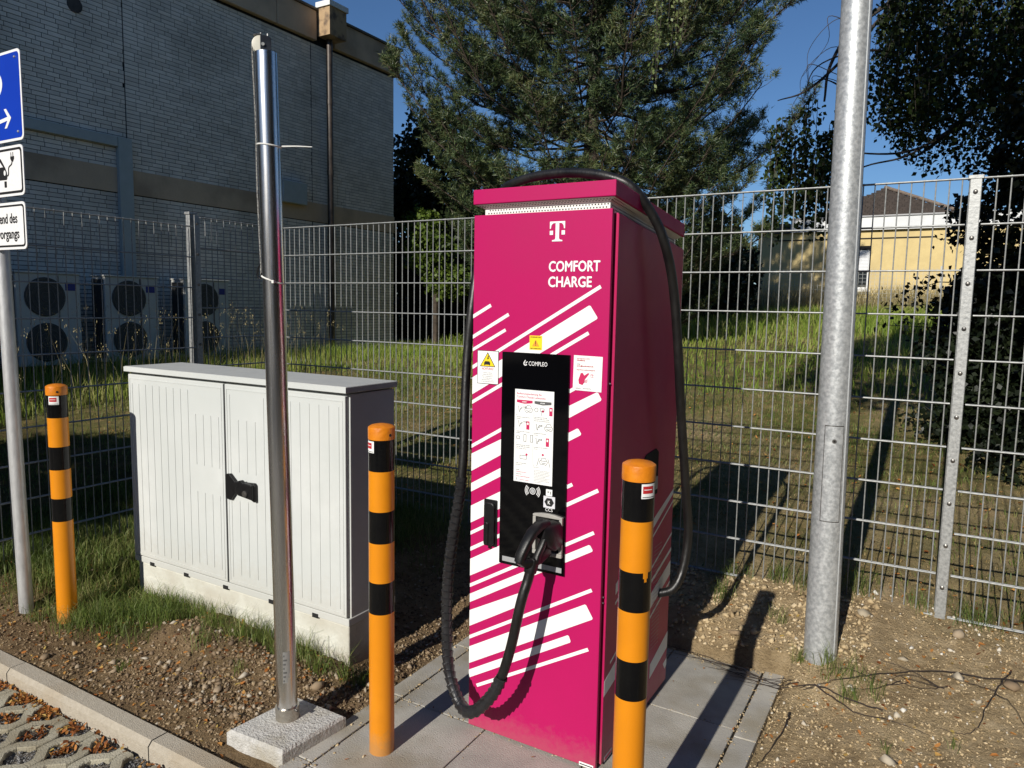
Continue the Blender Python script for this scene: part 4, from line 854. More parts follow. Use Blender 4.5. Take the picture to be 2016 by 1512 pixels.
for k in range(9): x_, z_ = sh(53, 183+k*3.4); text('small_print', 'Bitte nach dem Laden das Kabel wieder in die Halterung stecken.'[:62-(k*7) % 19], x_, z_, YS, .0022, 'black_ink', ish, 0, width=(.062, .058, .063, .060, .048, .063, .055, .061, .03)[k])
for (c_, tx, m_, w_) in ((187, 'Hotline:', 'dark_grey_ink', 9), (192, 'Telefonservice', 'magenta_ink', 28), (197, 'Weitere Infos:', 'dark_grey_ink', 15), (202, 'www.comfortcharge.de', 'magenta_ink', 36)): x_, z_ = sh(6, c_); text('small_print', tx, x_, z_, YS, .0036 if m_ == 'magenta_ink' else .003, m_, ish, .01, width=w_*.001525)
x_, z_ = sh(6, 211); text('small_print', 'T', x_, z_, YS, .0075, 'black_ink', ish, 0); x_, z_ = sh(15, 210); text('small_print', 'COMFORT CHARGE', x_, z_, YS, .003, 'magenta_ink', ish, 0)
# door handle
hd = MB().xz(rrect(-1.380, -1.3245, .728, .901, .004, 2), KF-.006, .006).build('door_handle', 'black_plastic', cs, bev=.001)
MB().xz(rrect(-1.3745, -1.330, .733, .893, .016, 5), KF-.018, .014).build('handle_grip', 'black_plastic', hd, bev=.004)
MB().xz(rrect(-1.371, -1.352, .736, .82, .008, 5), KF-.023, .008).build('handle_flap', 'black_plastic', hd, bev=.002)
MB().tube([(-1.352, KF-.010, .735), (-1.352, KF-.010, .722)], .005, 10).build('handle_pin', 'black_plastic', hd)
# prints and openings on the shaded side
SXP = KX1+.0006
def sidepoly(q, name, m_, k=0, parent=None): return MB().yz(q, SXP+k, .0005).build(name, m_, parent or sidep)
for i, q in enumerate([[(2.30, .602), (2.698, .752), (2.9145, .832), (2.9145, .853), (2.694, .787), (2.30, .642)], [(2.30, .565), (2.915, .795), (2.915, .804), (2.30, .575)], [(2.62, .560), (2.915, .656), (2.915, .666), (2.62, .570)],
    [(2.68, .520), (2.915, .585), (2.915, .600), (2.68, .535)], [(2.50, .365), (2.915, .482), (2.915, .544), (2.50, .427)], [(2.45, .305), (2.915, .444), (2.915, .454), (2.45, .315)], [(2.2245, .258), (2.236, .255), (2.915, .155), (2.915, .232)][:0] or [(2.2245, .262), (2.352, .288), (2.352, .362), (2.2245, .318)],
    [(2.70, .112), (2.915, .158), (2.915, .230), (2.70, .172)], [(2.271, .361), (2.40, .404), (2.40, .414), (2.271, .370)], [(2.869, .101), (2.895, .069), (2.915, .078), (2.915, .110)]]):
    sidepoly(q, 'stripe', 'white_print', i*1e-5)
mb = MB()
for i in range(27):
    for j in range(8): mb.yz([(2.700+j*.0115, .235+i*.0162), (2.704+j*.0115, .235+i*.0162), (2.704+j*.0115, .239+i*.0162), (2.700+j*.0115, .239+i*.0162)], SXP+.0008, .0003)
mb.build('side_vent_holes', 'silver', sidep, kind='stuff')
eb = MB().yz([(2.50, .88), (2.70, .88), (2.70, 1.045), (2.67, 1.062), (2.56, 1.056), (2.50, 1.02)], SXP+.0020, .0018).build('side_recess', 'hole', sidep)
MB().yz([(2.66, .90), (2.695, .90), (2.695, .95), (2.66, .95)], SXP+.004, .002).build('recess_label', 'silver', eb)
MB().yz([(2.245, .010), (2.312, .010), (2.312, .030), (2.245, .030)], SXP+.0008, .0006).build('type_label', 'silver', sidep)
sl_ = sidep.children[-1]; MB().yz([(2.25, .015), (2.307, .015), (2.307, .024), (2.25, .024)], SXP+.0016, .0006).build('label_print', 'magenta_ink', sl_)
for z in (.62, .60, 1.35): MB().box(KX1-.012, KX1-.008, KF+.0205, KF+.024, z, z+.004).build('seal_speck', 'silver', body)

# ------------------------------------------------------------------ charging cable and plug
cc = thing('charging_cable', (-1.2, 2.1, .9), 'thick black charging cable looping from its plug over the top of the charger', 'charging cable')
pathA = [(-1.105, 2.052, .752), (-1.113, 2.042, .70), (-1.127, 2.02, .62), (-1.163, 2.018, .45), (-1.207, 2.015, .313), (-1.268, 2.015, .222), (-1.325, 2.02, .177), (-1.387, 2.05, .178), (-1.450, 2.085, .235), (-1.493, 2.12, .33), (-1.533, 2.175, .545), (-1.525, 2.20, .742), (-1.520, 2.235, .90), (-1.518, 2.25, 1.03), (-1.530, 2.275, 1.22), (-1.538, 2.30, 1.41), (-1.532, 2.32, 1.60), (-1.532, 2.37, 1.80), (-1.522, 2.43, 1.96)]
pathB = [(-1.485, 2.455, 2.043), (-1.42, 2.44, 2.066), (-1.311, 2.42, 2.080), (-1.157, 2.40, 2.077), (-1.011, 2.385, 2.048), (-.930, 2.40, 2.006), (-.873, 2.455, 1.915), (-.843, 2.495, 1.826), (-.830, 2.565, 1.688), (-.820, 2.62, 1.466), (-.820, 2.687, 1.232), (-.82, 2.80, .893), (-.82, 2.865, .688), (-.83, 2.85, .545), (-.855, 2.81, .465), (-.912, 2.78, .44)]
PA = catmull(pathA+pathB, 10); RC = .0172
MB().tube(PA, RC, 18).build('hose', 'rubber', cc, True)
# spiral guard: overlapping flared turns
seg = [p for p in PA[int(3.7*10):int(12.5*10)]]
def resample(P_, step):
    out = [P_[0]]; acc = 0
    for a, b_ in zip(P_[:-1], P_[1:]):
        d = (b_-a).length; 
        while acc+d >= step:
            t = (step-acc)/d; a = a+(b_-a)*t; out.append(a); d = (b_-a).length; acc = 0
        acc += d
    return out
fine = resample(seg, .0022); 
mbs = MB(); nseg = 18; pts = fine; T = [(pts[min(i+1, len(pts)-1)]-pts[max(i-1, 0)]).normalized() for i in range(len(pts))]
nrm = T[0].orthogonal().normalized(); vs = []
pitch = .026/.0022
for i, p in enumerate(pts):
    nrm = (nrm-T[i]*nrm.dot(T[i])).normalized(); b_ = T[i].cross(nrm)
    for j in range(nseg):
        a = 2*math.pi*j/nseg; ph = ((i/pitch)+j/nseg) % 1
        r_ = RC+.0012+.0052*ph**1.5
        vs.append(p+(nrm*math.cos(a)+b_*math.sin(a))*r_)
k = len(pts); fs = [(i*nseg+j, i*nseg+(j+1) % nseg, (i+1)*nseg+(j+1) % nseg, (i+1)*nseg+j) for i in range(k-1) for j in range(nseg)]
mbs.add(vs, fs); sgo = mbs.build('spiral_guard', 'spiral', cc)
for q in sgo.data.polygons: q.use_smooth = False
# plug: head in the socket, hoop grip towards the camera, strain relief
def blob(name, secs, parent, m_='black_plastic', bev=.004):
    """lofted rounded box: sections (centre, half width, half height, up vector)"""
    vs = []; n = 16; cs_ = [Vector(s_[0]) for s_ in secs]
    for i, (c_, hw, hh) in enumerate(secs):
        c_ = Vector(c_); t = (cs_[min(i+1, len(cs_)-1)]-cs_[max(i-1, 0)]).normalized(); sx = Vector((1, 0, 0)); sx = (sx-t*sx.dot(t)).normalized(); up = sx.cross(t)
        for j in range(n):
            a = 2*math.pi*j/n; ca, sa = math.cos(a), math.sin(a); e = .55
            vs.append(c_+sx*hw*math.copysign(abs(ca)**e, ca)+up*hh*math.copysign(abs(sa)**e, sa))
    k = len(secs); fs = [(i*n+j, i*n+(j+1) % n, (i+1)*n+(j+1) % n, (i+1)*n+j) for i in range(k-1) for j in range(n)]+[list(range(n-1, -1, -1)), [(k-1)*n+j for j in range(n)]]
    return MB().add(vs, fs).build(name, m_, parent, True)
pg = blob('plug', [((-1.086, 2.185, .822), .033, .052), ((-1.086, 2.15, .824), .034, .052), ((-1.087, 2.12, .835), .032, .042), ((-1.089, 2.10, .846), .025, .030), ((-1.092, 2.085, .850), .016, .020)], cc)
blob('grip', [((-1.090, 2.12, .870), .019, .016), ((-1.097, 2.08, .874), .019, .015), ((-1.105, 2.045, .856), .018, .015), ((-1.114, 2.022, .822), .0175, .015), ((-1.122, 2.005, .790), .017, .015), ((-1.125, 2.0, .768), .015, .014)], pg)
blob('inner_grip', [((-1.076, 2.125, .862), .012, .013), ((-1.080, 2.10, .840), .012, .0125), ((-1.085, 2.08, .806), .0115, .012), ((-1.091, 2.064, .780), .0115, .012), ((-1.096, 2.058, .755), .014, .014)], pg)
blob('lower_bridge', [((-1.125, 2.0, .775), .014, .013), ((-1.118, 2.02, .760), .016, .014), ((-1.106, 2.045, .756), .018, .016), ((-1.096, 2.08, .762), .015, .018), ((-1.088, 2.13, .785), .012, .03)], pg)
blob('strain_relief', [((-1.102, 2.056, .768), .0185, .0185), ((-1.106, 2.050, .745), .0205, .0205), ((-1.109, 2.046, .722), .0185, .0185)], pg)

# ------------------------------------------------------------------ scattered small matter
def blades(name, B, H, Wd, lean, m_, parent=None, **kw):
    """B (n,3) roots, H heights, Wd widths, lean: how far the tip bends over; three triangles per blade"""
    n = len(B); a = RNG.uniform(0, 2*np.pi, n); b_ = RNG.uniform(0, 2*np.pi, n)
    dx, dy = np.cos(a), np.sin(a); sx, sy = np.cos(b_)*Wd/2, np.sin(b_)*Wd/2
    V = np.zeros((n, 5, 3)); z1 = H*.55; o1 = lean*H*.28
    V[:, 0] = B+np.stack([-sx, -sy, -.01+0*sx], 1); V[:, 1] = B+np.stack([sx, sy, -.01+0*sx], 1)
    V[:, 2] = B+np.stack([dx*o1+sx*.8, dy*o1+sy*.8, z1], 1); V[:, 3] = B+np.stack([dx*o1-sx*.8, dy*o1-sy*.8, z1], 1)
    V[:, 4] = B+np.stack([dx*lean*H, dy*lean*H, H*(1-.25*lean)], 1)
    i = np.arange(n)[:, None]*5; Fq = np.concatenate([i+[[0, 1, 2]], i+[[0, 2, 3]], i+[[3, 2, 4]]])
    return raw(name, V.reshape(-1, 3), Fq, m_, parent, **kw)
def spread(n, x0, x1, y0, y1, w=None):
    x = RNG.uniform(x0, x1, n); y = RNG.uniform(y0, y1, n)
    if w is not None: k = RNG.uniform(0, 1, n) < w(x, y); x, y = x[k], y[k]
    return x, y
def outside(x, y): # clear of slabs, footing, cabinet
    return ~(((x > -1.88) & (x < -.46) & (y < 3.26)) | ((x > -2.15) & (x < -1.8) & (y > 1.6) & (y < 1.95)) | ((x > -3.64) & (x < -2.09) & (y > 2.25) & (y < 2.58)))
def pts3(x, y): return np.stack([x, y, zg(x, y)], 1)
# turf on our side of the fences
def wl(x, y): return np.clip(grassy(x, y)*1.3-.25, 0, 1)*outside(x, y)*np.clip((y-1.66)/.2, 0, 1)
x, y = spread(60000, -5.2, -2.25, 1.6, 3.9, wl)
k = vnoise(x, y, 3, 21)+.5
blades('lawn_grass', pts3(x, y), (.03+.07*k)*RNG.uniform(.6, 1.5, len(x)), RNG.uniform(.0018, .0038, len(x)), RNG.uniform(.1, .9, len(x)), 'grass', label='green grass between the kerb, the sign post and the cabinet', kind='stuff')
# tussocks at the cabinet, bollard, lamp post and fence
tus = [(-3.35,2.13,.10,.13,230),(-3.2,2.17,.07,.12,150),(-3.05,2.2,.05,.1,90),(-2.86,2.15,.06,.12,150),(-2.66,2.14,.07,.13,190),(-2.55,2.18,.05,.12,130),(-2.38,2.16,.05,.11,110),(-2.30,2.19,.045,.13,90),(-2.19,2.15,.05,.12,110),(-2.06,2.18,.035,.14,70),(-2.0,2.2,.03,.11,50),
 (-3.62,1.98,.10,.12,260),(-3.5,1.86,.10,.12,230),(-3.4,1.95,.10,.12,210),(-3.75,1.82,.07,.08,120),(-2.75,2.02,.05,.09,80),(-2.45,1.95,.03,.05,45),(-2.95,1.75,.03,.05,40),(-4.0,1.85,.12,.09,230),(-4.15,2.05,.12,.11,220),
 (-.30,3.20,.05,.13,60),(-.22,3.17,.06,.13,60),(-.13,3.12,.06,.10,45),(-.42,3.22,.03,.10,40),(-.20,3.05,.04,.08,60),(-.55,3.5,.05,.08,50),(-.85,3.62,.06,.10,110),(-.45,3.85,.10,.12,200),(-.25,3.9,.10,.13,170),(.02,3.88,.06,.09,90),(.25,3.86,.10,.13,150),(.5,3.95,.15,.14,200),(-.85,3.84,.10,.09,130),(-.62,3.86,.06,.12,110),(.55,3.5,.04,.06,30),(.15,2.9,.02,.05,18),(-.05,2.75,.02,.06,16)]
B, Hh, Ww, Le = [], [], [], []
for cx, cy, r, h, c_ in tus:
    a = RNG.normal(0, r*.55, (c_, 2)); x, y = cx+a[:, 0], cy+a[:, 1]; k = outside(x, y); x, y = x[k], y[k]; B.append(pts3(x, y)); m_ = len(x)
    Hh.append(h*RNG.uniform(.4, 1.25, m_)); Ww.append(RNG.uniform(.0014, .0028, m_)); Le.append(RNG.uniform(.2, 1.2, m_))
blades('grass_tufts', np.concatenate(B), np.concatenate(Hh), np.concatenate(Ww), np.concatenate(Le), 'grass', label='tufts of green grass at the plinth, lamp post and fence foot', kind='stuff')
# meadow beyond the fences
def wf(x, y): return np.clip(grassy(x, y)*.8-.15+vnoise(x, y, 1.3, 77)*1.3, .12, .95)*((y > 3.86)|(x < -4.32))
x, y = spread(85000, -9, 1.6, 1.7, 9, wf); d = np.hypot(x, y)
blades('meadow_grass', pts3(x, y), RNG.uniform(.02, .062, len(x))*(1+.5*(vnoise(x, y, .8, 30)+.3)), .0024+.0004*d*RNG.uniform(.6, 1.2, len(x)), RNG.uniform(.1, .9, len(x)), 'grass', label='short green meadow grass beyond the fences', kind='stuff')
x, y = spread(42000, -7, 1.5, 3.88, 8, lambda x, y: .5-vnoise(x, y, 1.3, 77)*1.2)
blades('dry_thatch', pts3(x, y), RNG.uniform(.006, .026, len(x)), RNG.uniform(.003, .007, len(x)), RNG.uniform(.8, 2.2, len(x)), 'thatch', label='dry flattened grass and thatch on the ground beyond the fence', kind='stuff')
x, y = spread(75000, -11, 4, 8, 24, lambda x, y: .55+vnoise(x, y, .5, 31)*.9); d = np.hypot(x, y)
hh = np.where(y > 14, .28, .13)*RNG.uniform(.4, 1.3, len(x)); 
blades('meadow_grass', pts3(x, y), hh, .006+.0006*d, RNG.uniform(.1, .7, len(x)), 'grass_far', label='bright green meadow grass rising towards the ochre house', kind='stuff')
x, y = spread(9000, -8.5, 4, 20.4, 24.1)
blades('tall_grass', pts3(x, y), RNG.uniform(.3, .85, len(x)), RNG.uniform(.012, .022, len(x)), RNG.uniform(.1, .6, len(x)), 'straw', label='tall dry grass against the ochre house wall', kind='stuff')
x, y = spread(9000, -10.2, -8.0, 2.5, 8.5); x2, y2 = spread(7000, -10.8, -6.0, 8.5, 13.2, lambda x, y: np.clip((-8.4-x)/1.2, .06, 1)); x = np.concatenate([x, x2]); y = np.concatenate([y, y2])
blades('tall_grass', pts3(x, y), RNG.uniform(.10, .34, len(x)), RNG.uniform(.005, .010, len(x)), RNG.uniform(.1, .6, len(x)), 'grass_far', label='tall green grass in front of the air conditioning units', kind='stuff')
x, y = spread(380, -10.1, -7.6, 3.0, 8.5)
Hs = RNG.uniform(.55, 1.0, len(x)); P0 = pts3(x, y)
sto = blades('seeding_grass', P0, Hs, np.full(len(x), .0035), RNG.uniform(.05, .35, len(x)), 'straw', label='tall seed heads of dry grass before the brick wall', kind='stuff')
SEEDS = None
tips = np.array([v.co for v in sto.data.vertices]).reshape(-1, 5, 3)[:, 4]
sd_ = tips[RNG.uniform(0, 1, len(tips)) < .8]; sp2 = np.repeat(sd_, 6, 0)+RNG.normal(0, .012, (len(sd_)*6, 3))*np.array([1, 1, 2.2])
V = sp2[:, None]+np.array([(-.004, 0, 0), (.004, .002, 0), (0, 0, .016)])[None]*RNG.uniform(.6, 1.4, (len(sp2), 1, 1)); raw('seed_heads', V.reshape(-1, 3), np.arange(len(V)*3).reshape(-1, 3), 'straw', label='pale feathery seed heads of grass before the brick wall', kind='stuff')
# pebbles
def crumbs(name, x, y, r, m_, sink=.25, z=None, **kw):
    n = len(x); I = np.array([(1,0,0),(-1,0,0),(0,1,0),(0,-1,0),(.2,.1,1),(-.1,0,-1)]); V = (I[None]+RNG.normal(0, .22, (n, 6, 3)))*r[:, None, None]*RNG.uniform(.55, 1.3, (n, 1, 3))
    a = RNG.uniform(0, 6.28, n); c_, s_ = np.cos(a), np.sin(a); X = V[..., 0]*c_[:, None]-V[..., 1]*s_[:, None]; Y = V[..., 0]*s_[:, None]+V[..., 1]*c_[:, None]
    zz_ = zg(x, y) if z is None else z; V = np.stack([X+x[:, None], Y+y[:, None], V[..., 2]*.8+(zz_+r*sink)[:, None]], -1)
    Fi = np.array([(0,2,4),(2,1,4),(1,3,4),(3,0,4),(2,0,5),(1,2,5),(3,1,5),(0,3,5)])
    return raw(name, V.reshape(-1, 3), (Fi[None]+np.arange(n)[:, None, None]*6).reshape(-1, 3), m_, **kw)
def stones(name, x, y, r, m_, sink=.3, z=None, **kw):
    t = (1+5**.5)/2; I = np.array([(-1,t,0),(1,t,0),(-1,-t,0),(1,-t,0),(0,-1,t),(0,1,t),(0,-1,-t),(0,1,-t),(t,0,-1),(t,0,1),(-t,0,-1),(-t,0,1)])/1.902
    Fi = np.array([(0,11,5),(0,5,1),(0,1,7),(0,7,10),(0,10,11),(1,5,9),(5,11,4),(11,10,2),(10,7,6),(7,1,8),(3,9,4),(3,4,2),(3,2,6),(3,6,8),(3,8,9),(4,9,5),(2,4,11),(6,2,10),(8,6,7),(9,8,1)])
    n = len(x); V = I[None]*RNG.uniform(.55, 1.2, (n, 12, 1))*r[:, None, None]*RNG.uniform(.6, 1.25, (n, 1, 3))*np.array([1.1, .9, .5])
    a = RNG.uniform(0, 6.28, n); c_, s_ = np.cos(a), np.sin(a); X = V[..., 0]*c_[:, None]-V[..., 1]*s_[:, None]; Y = V[..., 0]*s_[:, None]+V[..., 1]*c_[:, None]
    zz_ = zg(x, y) if z is None else z
    V = np.stack([X+x[:, None], Y+y[:, None], V[..., 2]+(zz_+r*sink)[:, None]], -1)
    return raw(name, V.reshape(-1, 3), (Fi[None]+np.arange(n)[:, None, None]*12).reshape(-1, 3), m_, **kw)
def grav(x, y): # stony patch round the footing and down the pad edge
    g = np.exp(-(((x+2.3)/.38)**2+((y-1.95)/.22)**2))+np.exp(-(((x+1.98)/.10)**2+((y-2.5)/.55)**2))+.55*np.exp(-(((x+2.75)/.5)**2+((y-1.75)/.13)**2))+.10
    return np.clip(g, 0, 1)*outside(x, y)
x, y = spread(52000, -4.6, -1.6, 1.575, 3.6, lambda x, y: np.clip(grav(x, y)+.28, 0, 1)*outside(x, y)*(1-.75*np.clip(grassy(x, y), 0, 1)))
crumbs('earth_crumbs', x, y, np.minimum(RNG.gamma(2.0, .0017, len(x))+.0016, .011), 'loam_crumb', label='brown crumbs of loam between kerb, cabinet and footing', kind='stuff')
x, y = spread(6500, -4.0, -1.6, 1.58, 3.4, grav)
crumbs('pebbles', x, y, np.minimum(RNG.gamma(2.2, .0028, len(x))+.003, .016), 'pebble', label='small angular stones round the footing block and along the pad', kind='stuff')
x, y = spread(42000, -.47, 1.6, 1.6, 3.9, lambda x, y: .55+vnoise(x, y, 2, 40))
crumbs('earth_crumbs', x, y, np.minimum(RNG.gamma(1.6, .0014, len(x))+.0012, .009), 'sand_crumb', label='crumbs of dry sandy earth on the ground right of the pad', kind='stuff')
x, y = spread(800, -.47, 1.6, 1.6, 3.9)
crumbs('pebbles', x, y, RNG.gamma(2.0, .0028, len(x))+.002, 'pale_pebble', label='pale stones scattered over the sandy earth', kind='stuff')
x, y = spread(2600, -1.75, -.15, 3.24, 3.85, outside)
crumbs('earth_crumbs', x, y, np.minimum(RNG.gamma(1.8, .0032, len(x))+.002, .017), 'sand_crumb', label='crumbling earth bank at the far edge of the pad', kind='stuff')
x, y = spread(26000, -4.4, -1.2, .75, 1.485, None)
ci = np.round((x+2.87)/.1); u_ = (x+2.87)-ci*.1; yy = ((y-1.349-(ci % 2)*.1)/.2+.5) % 1-.5
k = (np.abs(yy) < .36) & (np.abs(u_) < .056*np.clip((.33-np.abs(yy))/.24, 0, 1))|((y > 1.462)); x, y = x[k], y[k]
crumbs('cell_gravel', x, y, RNG.uniform(.0025, .006, len(x)), 'gravel_dark', z=np.full(len(x), -.071), label='dark grey gravel filling the cells of the grid pavers', kind='stuff')
# larger single stones, each a thing
for i, (x, y, r, lab) in enumerate([(-2.10, 2.06, .038, 'grey stone leaning in the gravel left of the middle bollard, beside the cabinet corner'), (-3.34, 1.63, .03, 'rounded ochre stone lying at the back edge of the kerb'), (-2.42, 1.83, .026, 'pale stone on the earth left of the steel mast'), (.30, 2.62, .030, 'pale cracked stone on the bare earth at the right edge'), (.18, 3.66, .035, 'flat pale stone at the foot of the right fence post'), (.35, 3.35, .04, 'broad grey stone half sunk near the right fence'), (.05, 2.62, .022, 'white stone beside the dead twig on bare earth'), (-.72, 3.36, .045, 'large brown clod of earth at the far corner of the pad')]):
    stones('stone', np.array([x]), np.array([y]), np.array([r]), 'clod' if i in (7,) else 'pebble', label=lab, cat='stone')
# fallen leaves
def leaves(name, x, y, z, s, m_, tilt=.5, **kw):
    n = len(x); a = RNG.uniform(0, 6.28, n); P5 = np.array([(-1, 0, .0), (-.35, .48, .22), (.5, .38, .18), (1, 0, .05), (.4, -.45, .2), (-.4, -.42, .22), (0, 0, 0)])
    V = P5[None]*RNG.uniform(.7, 1.3, (n, 7, 1))*s[:, None, None]; V[..., 2] *= RNG.uniform(-.5, 2.4, (n, 1))
    tx, ty = RNG.normal(0, tilt, n), RNG.normal(0, tilt, n); V[..., 2] += V[..., 0]*tx[:, None]+V[..., 1]*ty[:, None]
    c_, s_ = np.cos(a), np.sin(a); X = V[..., 0]*c_[:, None]-V[..., 1]*s_[:, None]; Y = V[..., 0]*s_[:, None]+V[..., 1]*c_[:, None]
    V = np.stack([X+x[:, None], Y+y[:, None], V[..., 2]+(z+s*.35)[:, None]], -1)
    Fi = np.array([(6, 0, 5), (6, 5, 4), (6, 4, 3), (6, 3, 2), (6, 2, 1), (6, 1, 0)])
    return raw(name, V.reshape(-1, 3), (Fi[None]+np.arange(n)[:, None, None]*7).reshape(-1, 3), m_, **kw)
x = RNG.uniform(-4.2, -1.9, 1500); y = 1.478-np.abs(RNG.normal(0, .022, 1500)); k = RNG.uniform(0, 1, 1500) < np.clip(.35+vnoise(x, y*0, 3, 51)*1.3, .05, 1); x, y = x[k], y[k]
xs, ys = [x], [y]
for cx, cy in ((-2.868, 1.349), (-2.975, 1.430), (-2.672, 1.349), (-2.785, 1.44), (-3.06, 1.35), (-3.16, 1.44), (-2.57, 1.44)):
    q = 48; a = RNG.normal(0, 1, (q, 2)); xs.append(cx+a[:, 0]*.02); ys.append(cy+a[:, 1]*.022)
x, y = np.concatenate(xs), np.minimum(np.concatenate(ys), 1.482)
leaves('fallen_leaves', x, y, np.full(len(x), -.066)+RNG.uniform(0, .012, len(x)), RNG.uniform(.006, .013, len(x)), 'dead_leaf', label='dry orange leaves drifted along the kerb and into the paver cells', kind='stuff')
x, y = spread(950, -4.6, -2.0, 1.57, 2.25, outside); x2, y2 = spread(3200, -1.9, 1.5, 2.0, 4.0, lambda x, y: outside(x, y)*np.clip(.30+vnoise(x, y, 2, 55)*1.4+.8*np.exp(-(((x+.30)/.35)**2+((y-3.05)/.14)**2)), .05, 1))
x, y = np.concatenate([x, x2]), np.concatenate([y, y2])
leaves('fallen_leaves', x, y, zg(x, y), RNG.uniform(.004, .014, len(x)), 'dead_leaf', .3, label='dry leaves scattered over the bare earth', kind='stuff')
x, y = spread(2200, -8, 1.5, 3.9, 9)
leaves('fallen_leaves', x, y, zg(x, y)+.012, RNG.uniform(.008, .016, len(x)), 'dead_leaf', .3, label='dry leaves scattered over the meadow beyond the fence', kind='stuff')
# sand and crumbs swept into the slab joints
xs, ys = [], []
for jx in (-1.866, -1.783, -1.374, -.968, -.56, -.473): q = 260; xs.append(jx+RNG.normal(0, .008, q)); ys.append(RNG.uniform(1.57, 3.24, q))
for jy in (1.70, 2.21, 2.71, 3.235): q = 260; xs.append(RNG.uniform(-1.86, -.48, q)); ys.append(jy+RNG.normal(0, .009, q))
xs.append(RNG.uniform(-1.86, -.48, 500)); ys.append(3.24-np.abs(RNG.normal(0, .05, 500))); xs.append(RNG.uniform(-1.86, -.48, 350)); ys.append(RNG.uniform(1.57, 3.24, 350))
x, y = np.concatenate(xs), np.concatenate(ys); crumbs('joint_crumbs', x, y, RNG.gamma(1.5, .0011, len(x))+.0007, 'sand_crumb', z=np.full(len(x), -.001), label='sand and crumbs of earth strewn along the slab joints', kind='stuff')
x, y = spread(26, -1.8, -.5, 1.6, 3.2); leaves('fallen_leaves', x, y, np.full(len(x), .001), RNG.uniform(.004, .009, len(x)), 'dead_leaf', .3, label='few dry leaf scraps on the concrete slabs', kind='stuff')
# small white tag in a paver cell
tg = MB().add([(-2.992, 1.418, -.058), (-2.981, 1.398, -.062), (-2.972, 1.402, -.055), (-2.983, 1.423, -.050), (-2.992, 1.418, -.060), (-2.981, 1.398, -.064), (-2.972, 1.402, -.057), (-2.983, 1.423, -.052)], [(0, 1, 2, 3), (7, 6, 5, 4)]+[(i, (i+1) % 4, (i+1) % 4+4, i+4) for i in range(4)]).build('paper_tag', 'paper'); tag(tg, 'small white paper tag lying in a gravel filled paver cell', 'litter')
# dead twigs lying across pad and earth
def twig(lab, paths, loc):
    t = thing('fallen_twig', loc, lab, 'twig')
    for r, P_ in paths:
        C_ = catmull([(a, b_, max(float(zg(np.array(a), np.array(b_))), 0 if a < -.47 else -9)+h_) for a, b_, h_ in P_], 7); k = len(C_)
        C_ = [c_+Vector((RNG.normal(0, .0022), RNG.normal(0, .0022), abs(RNG.normal(0, .0015)))) for c_ in C_]
        MB().tube(C_, [r*(1-.75*i/(k-1)) for i in range(k)], 6).build('twig_branch', 'twig', t, True)
    return t
main = [(.0036, [(.62, 3.42, .02), (.404, 3.40, .02), (.254, 3.372, .015), (.10, 3.34, .02), (-.10, 3.20, .02), (-.25, 3.11, .03), (-.36, 3.06, .02)]),
        (.0033, [(-.08, 2.995, .01), (-.20, 3.02, .02), (-.33, 3.07, .03), (-.48, 3.08, .02), (-.62, 3.12, .012), (-.76, 3.17, .008), (-.90, 3.235, .006)]),
        (.0034, [(-.33, 3.07, .03), (-.174, 2.963, .015), (-.05, 2.94, .012), (.083, 2.93, .01)])]
for k in range(15):
    t = k/15; x0_ = -.34-.40*t; y0_ = 3.07+.11*t; L_ = RNG.uniform(.14, .34); a = RNG.uniform(-.45, .30)
    dx, dy = -math.cos(a), math.sin(a)*.6+.2; main.append((.0017, [(x0_, y0_, .02), (x0_+dx*L_*.4, y0_+dy*L_*.3, .012+.02*random.random()), (x0_+dx*L_, y0_+dy*L_*.6, .004)]))
for k in range(8):
    x0_ = RNG.uniform(-.2, .3); y0_ = 3.2+.25*x0_; main.append((.0016, [(x0_, y0_, .02), (x0_-.10, y0_+RNG.uniform(-.1, .06), .02), (x0_-.22, y0_+RNG.uniform(-.16, .10), .01)]))
twig('bushy dead birch twig lying from the pad corner across the earth', main, (-.3, 3.08, .05))
twig('single dark curved twig on the earth beside the pad edge', [(.0034, [(-.398, 2.91, .012), (-.392, 2.85, .012), (-.395, 2.77, .012), (-.43, 2.63, .01), (-.462, 2.50, .01)])], (-.4, 2.7, .0))
twig('forked dark twig curving down at the right edge of the earth', [(.0033, [(.36, 3.46, .02), (.325, 3.36, .02), (.295, 3.26, .02), (.262, 3.16, .015), (.235, 3.05, .012), (.19, 3.0, .01), (.11, 2.98, .01)]), (.0016, [(.295, 3.26, .02), (.35, 3.22, .02), (.40, 3.10, .012), (.47, 3.02, .01)])], (.3, 3.2, .08))

# ------------------------------------------------------------------ trees
def rand_dirs(n, up=0):
    v = RNG.normal(0, 1, (n, 3)); v[:, 2] += up; return v/np.linalg.norm(v, axis=1)[:, None]
def needle_shoots(P0, D, Ls, n_need, nl, w):
    """bottle brush shoots: needles (thin triangles) along each shoot axis, pointing outwards and forwards"""
    n = len(P0); t = RNG.uniform(.05, 1, (n, n_need)); base = P0[:, None]+D[:, None]*(Ls[:, None]*t)[..., None]
    r = rand_dirs(n*n_need).reshape(n, n_need, 3); r = r-D[:, None]*np.sum(r*D[:, None], -1, keepdims=True); r /= np.linalg.norm(r, axis=-1, keepdims=True)+1e-9
    d = r*.85+D[:, None]*RNG.uniform(.35, 1.0, (n, n_need, 1)); d /= np.linalg.norm(d, axis=-1, keepdims=True)
    s_ = np.cross(d, rand_dirs(n*n_need).reshape(n, n_need, 3)); s_ /= np.linalg.norm(s_, axis=-1, keepdims=True)+1e-9
    L_ = nl*RNG.uniform(.7, 1.2, (n, n_need, 1)); V = np.stack([base-s_*w/2, base+s_*w/2, base+d*L_], 2)
    return V.reshape(-1, 3)
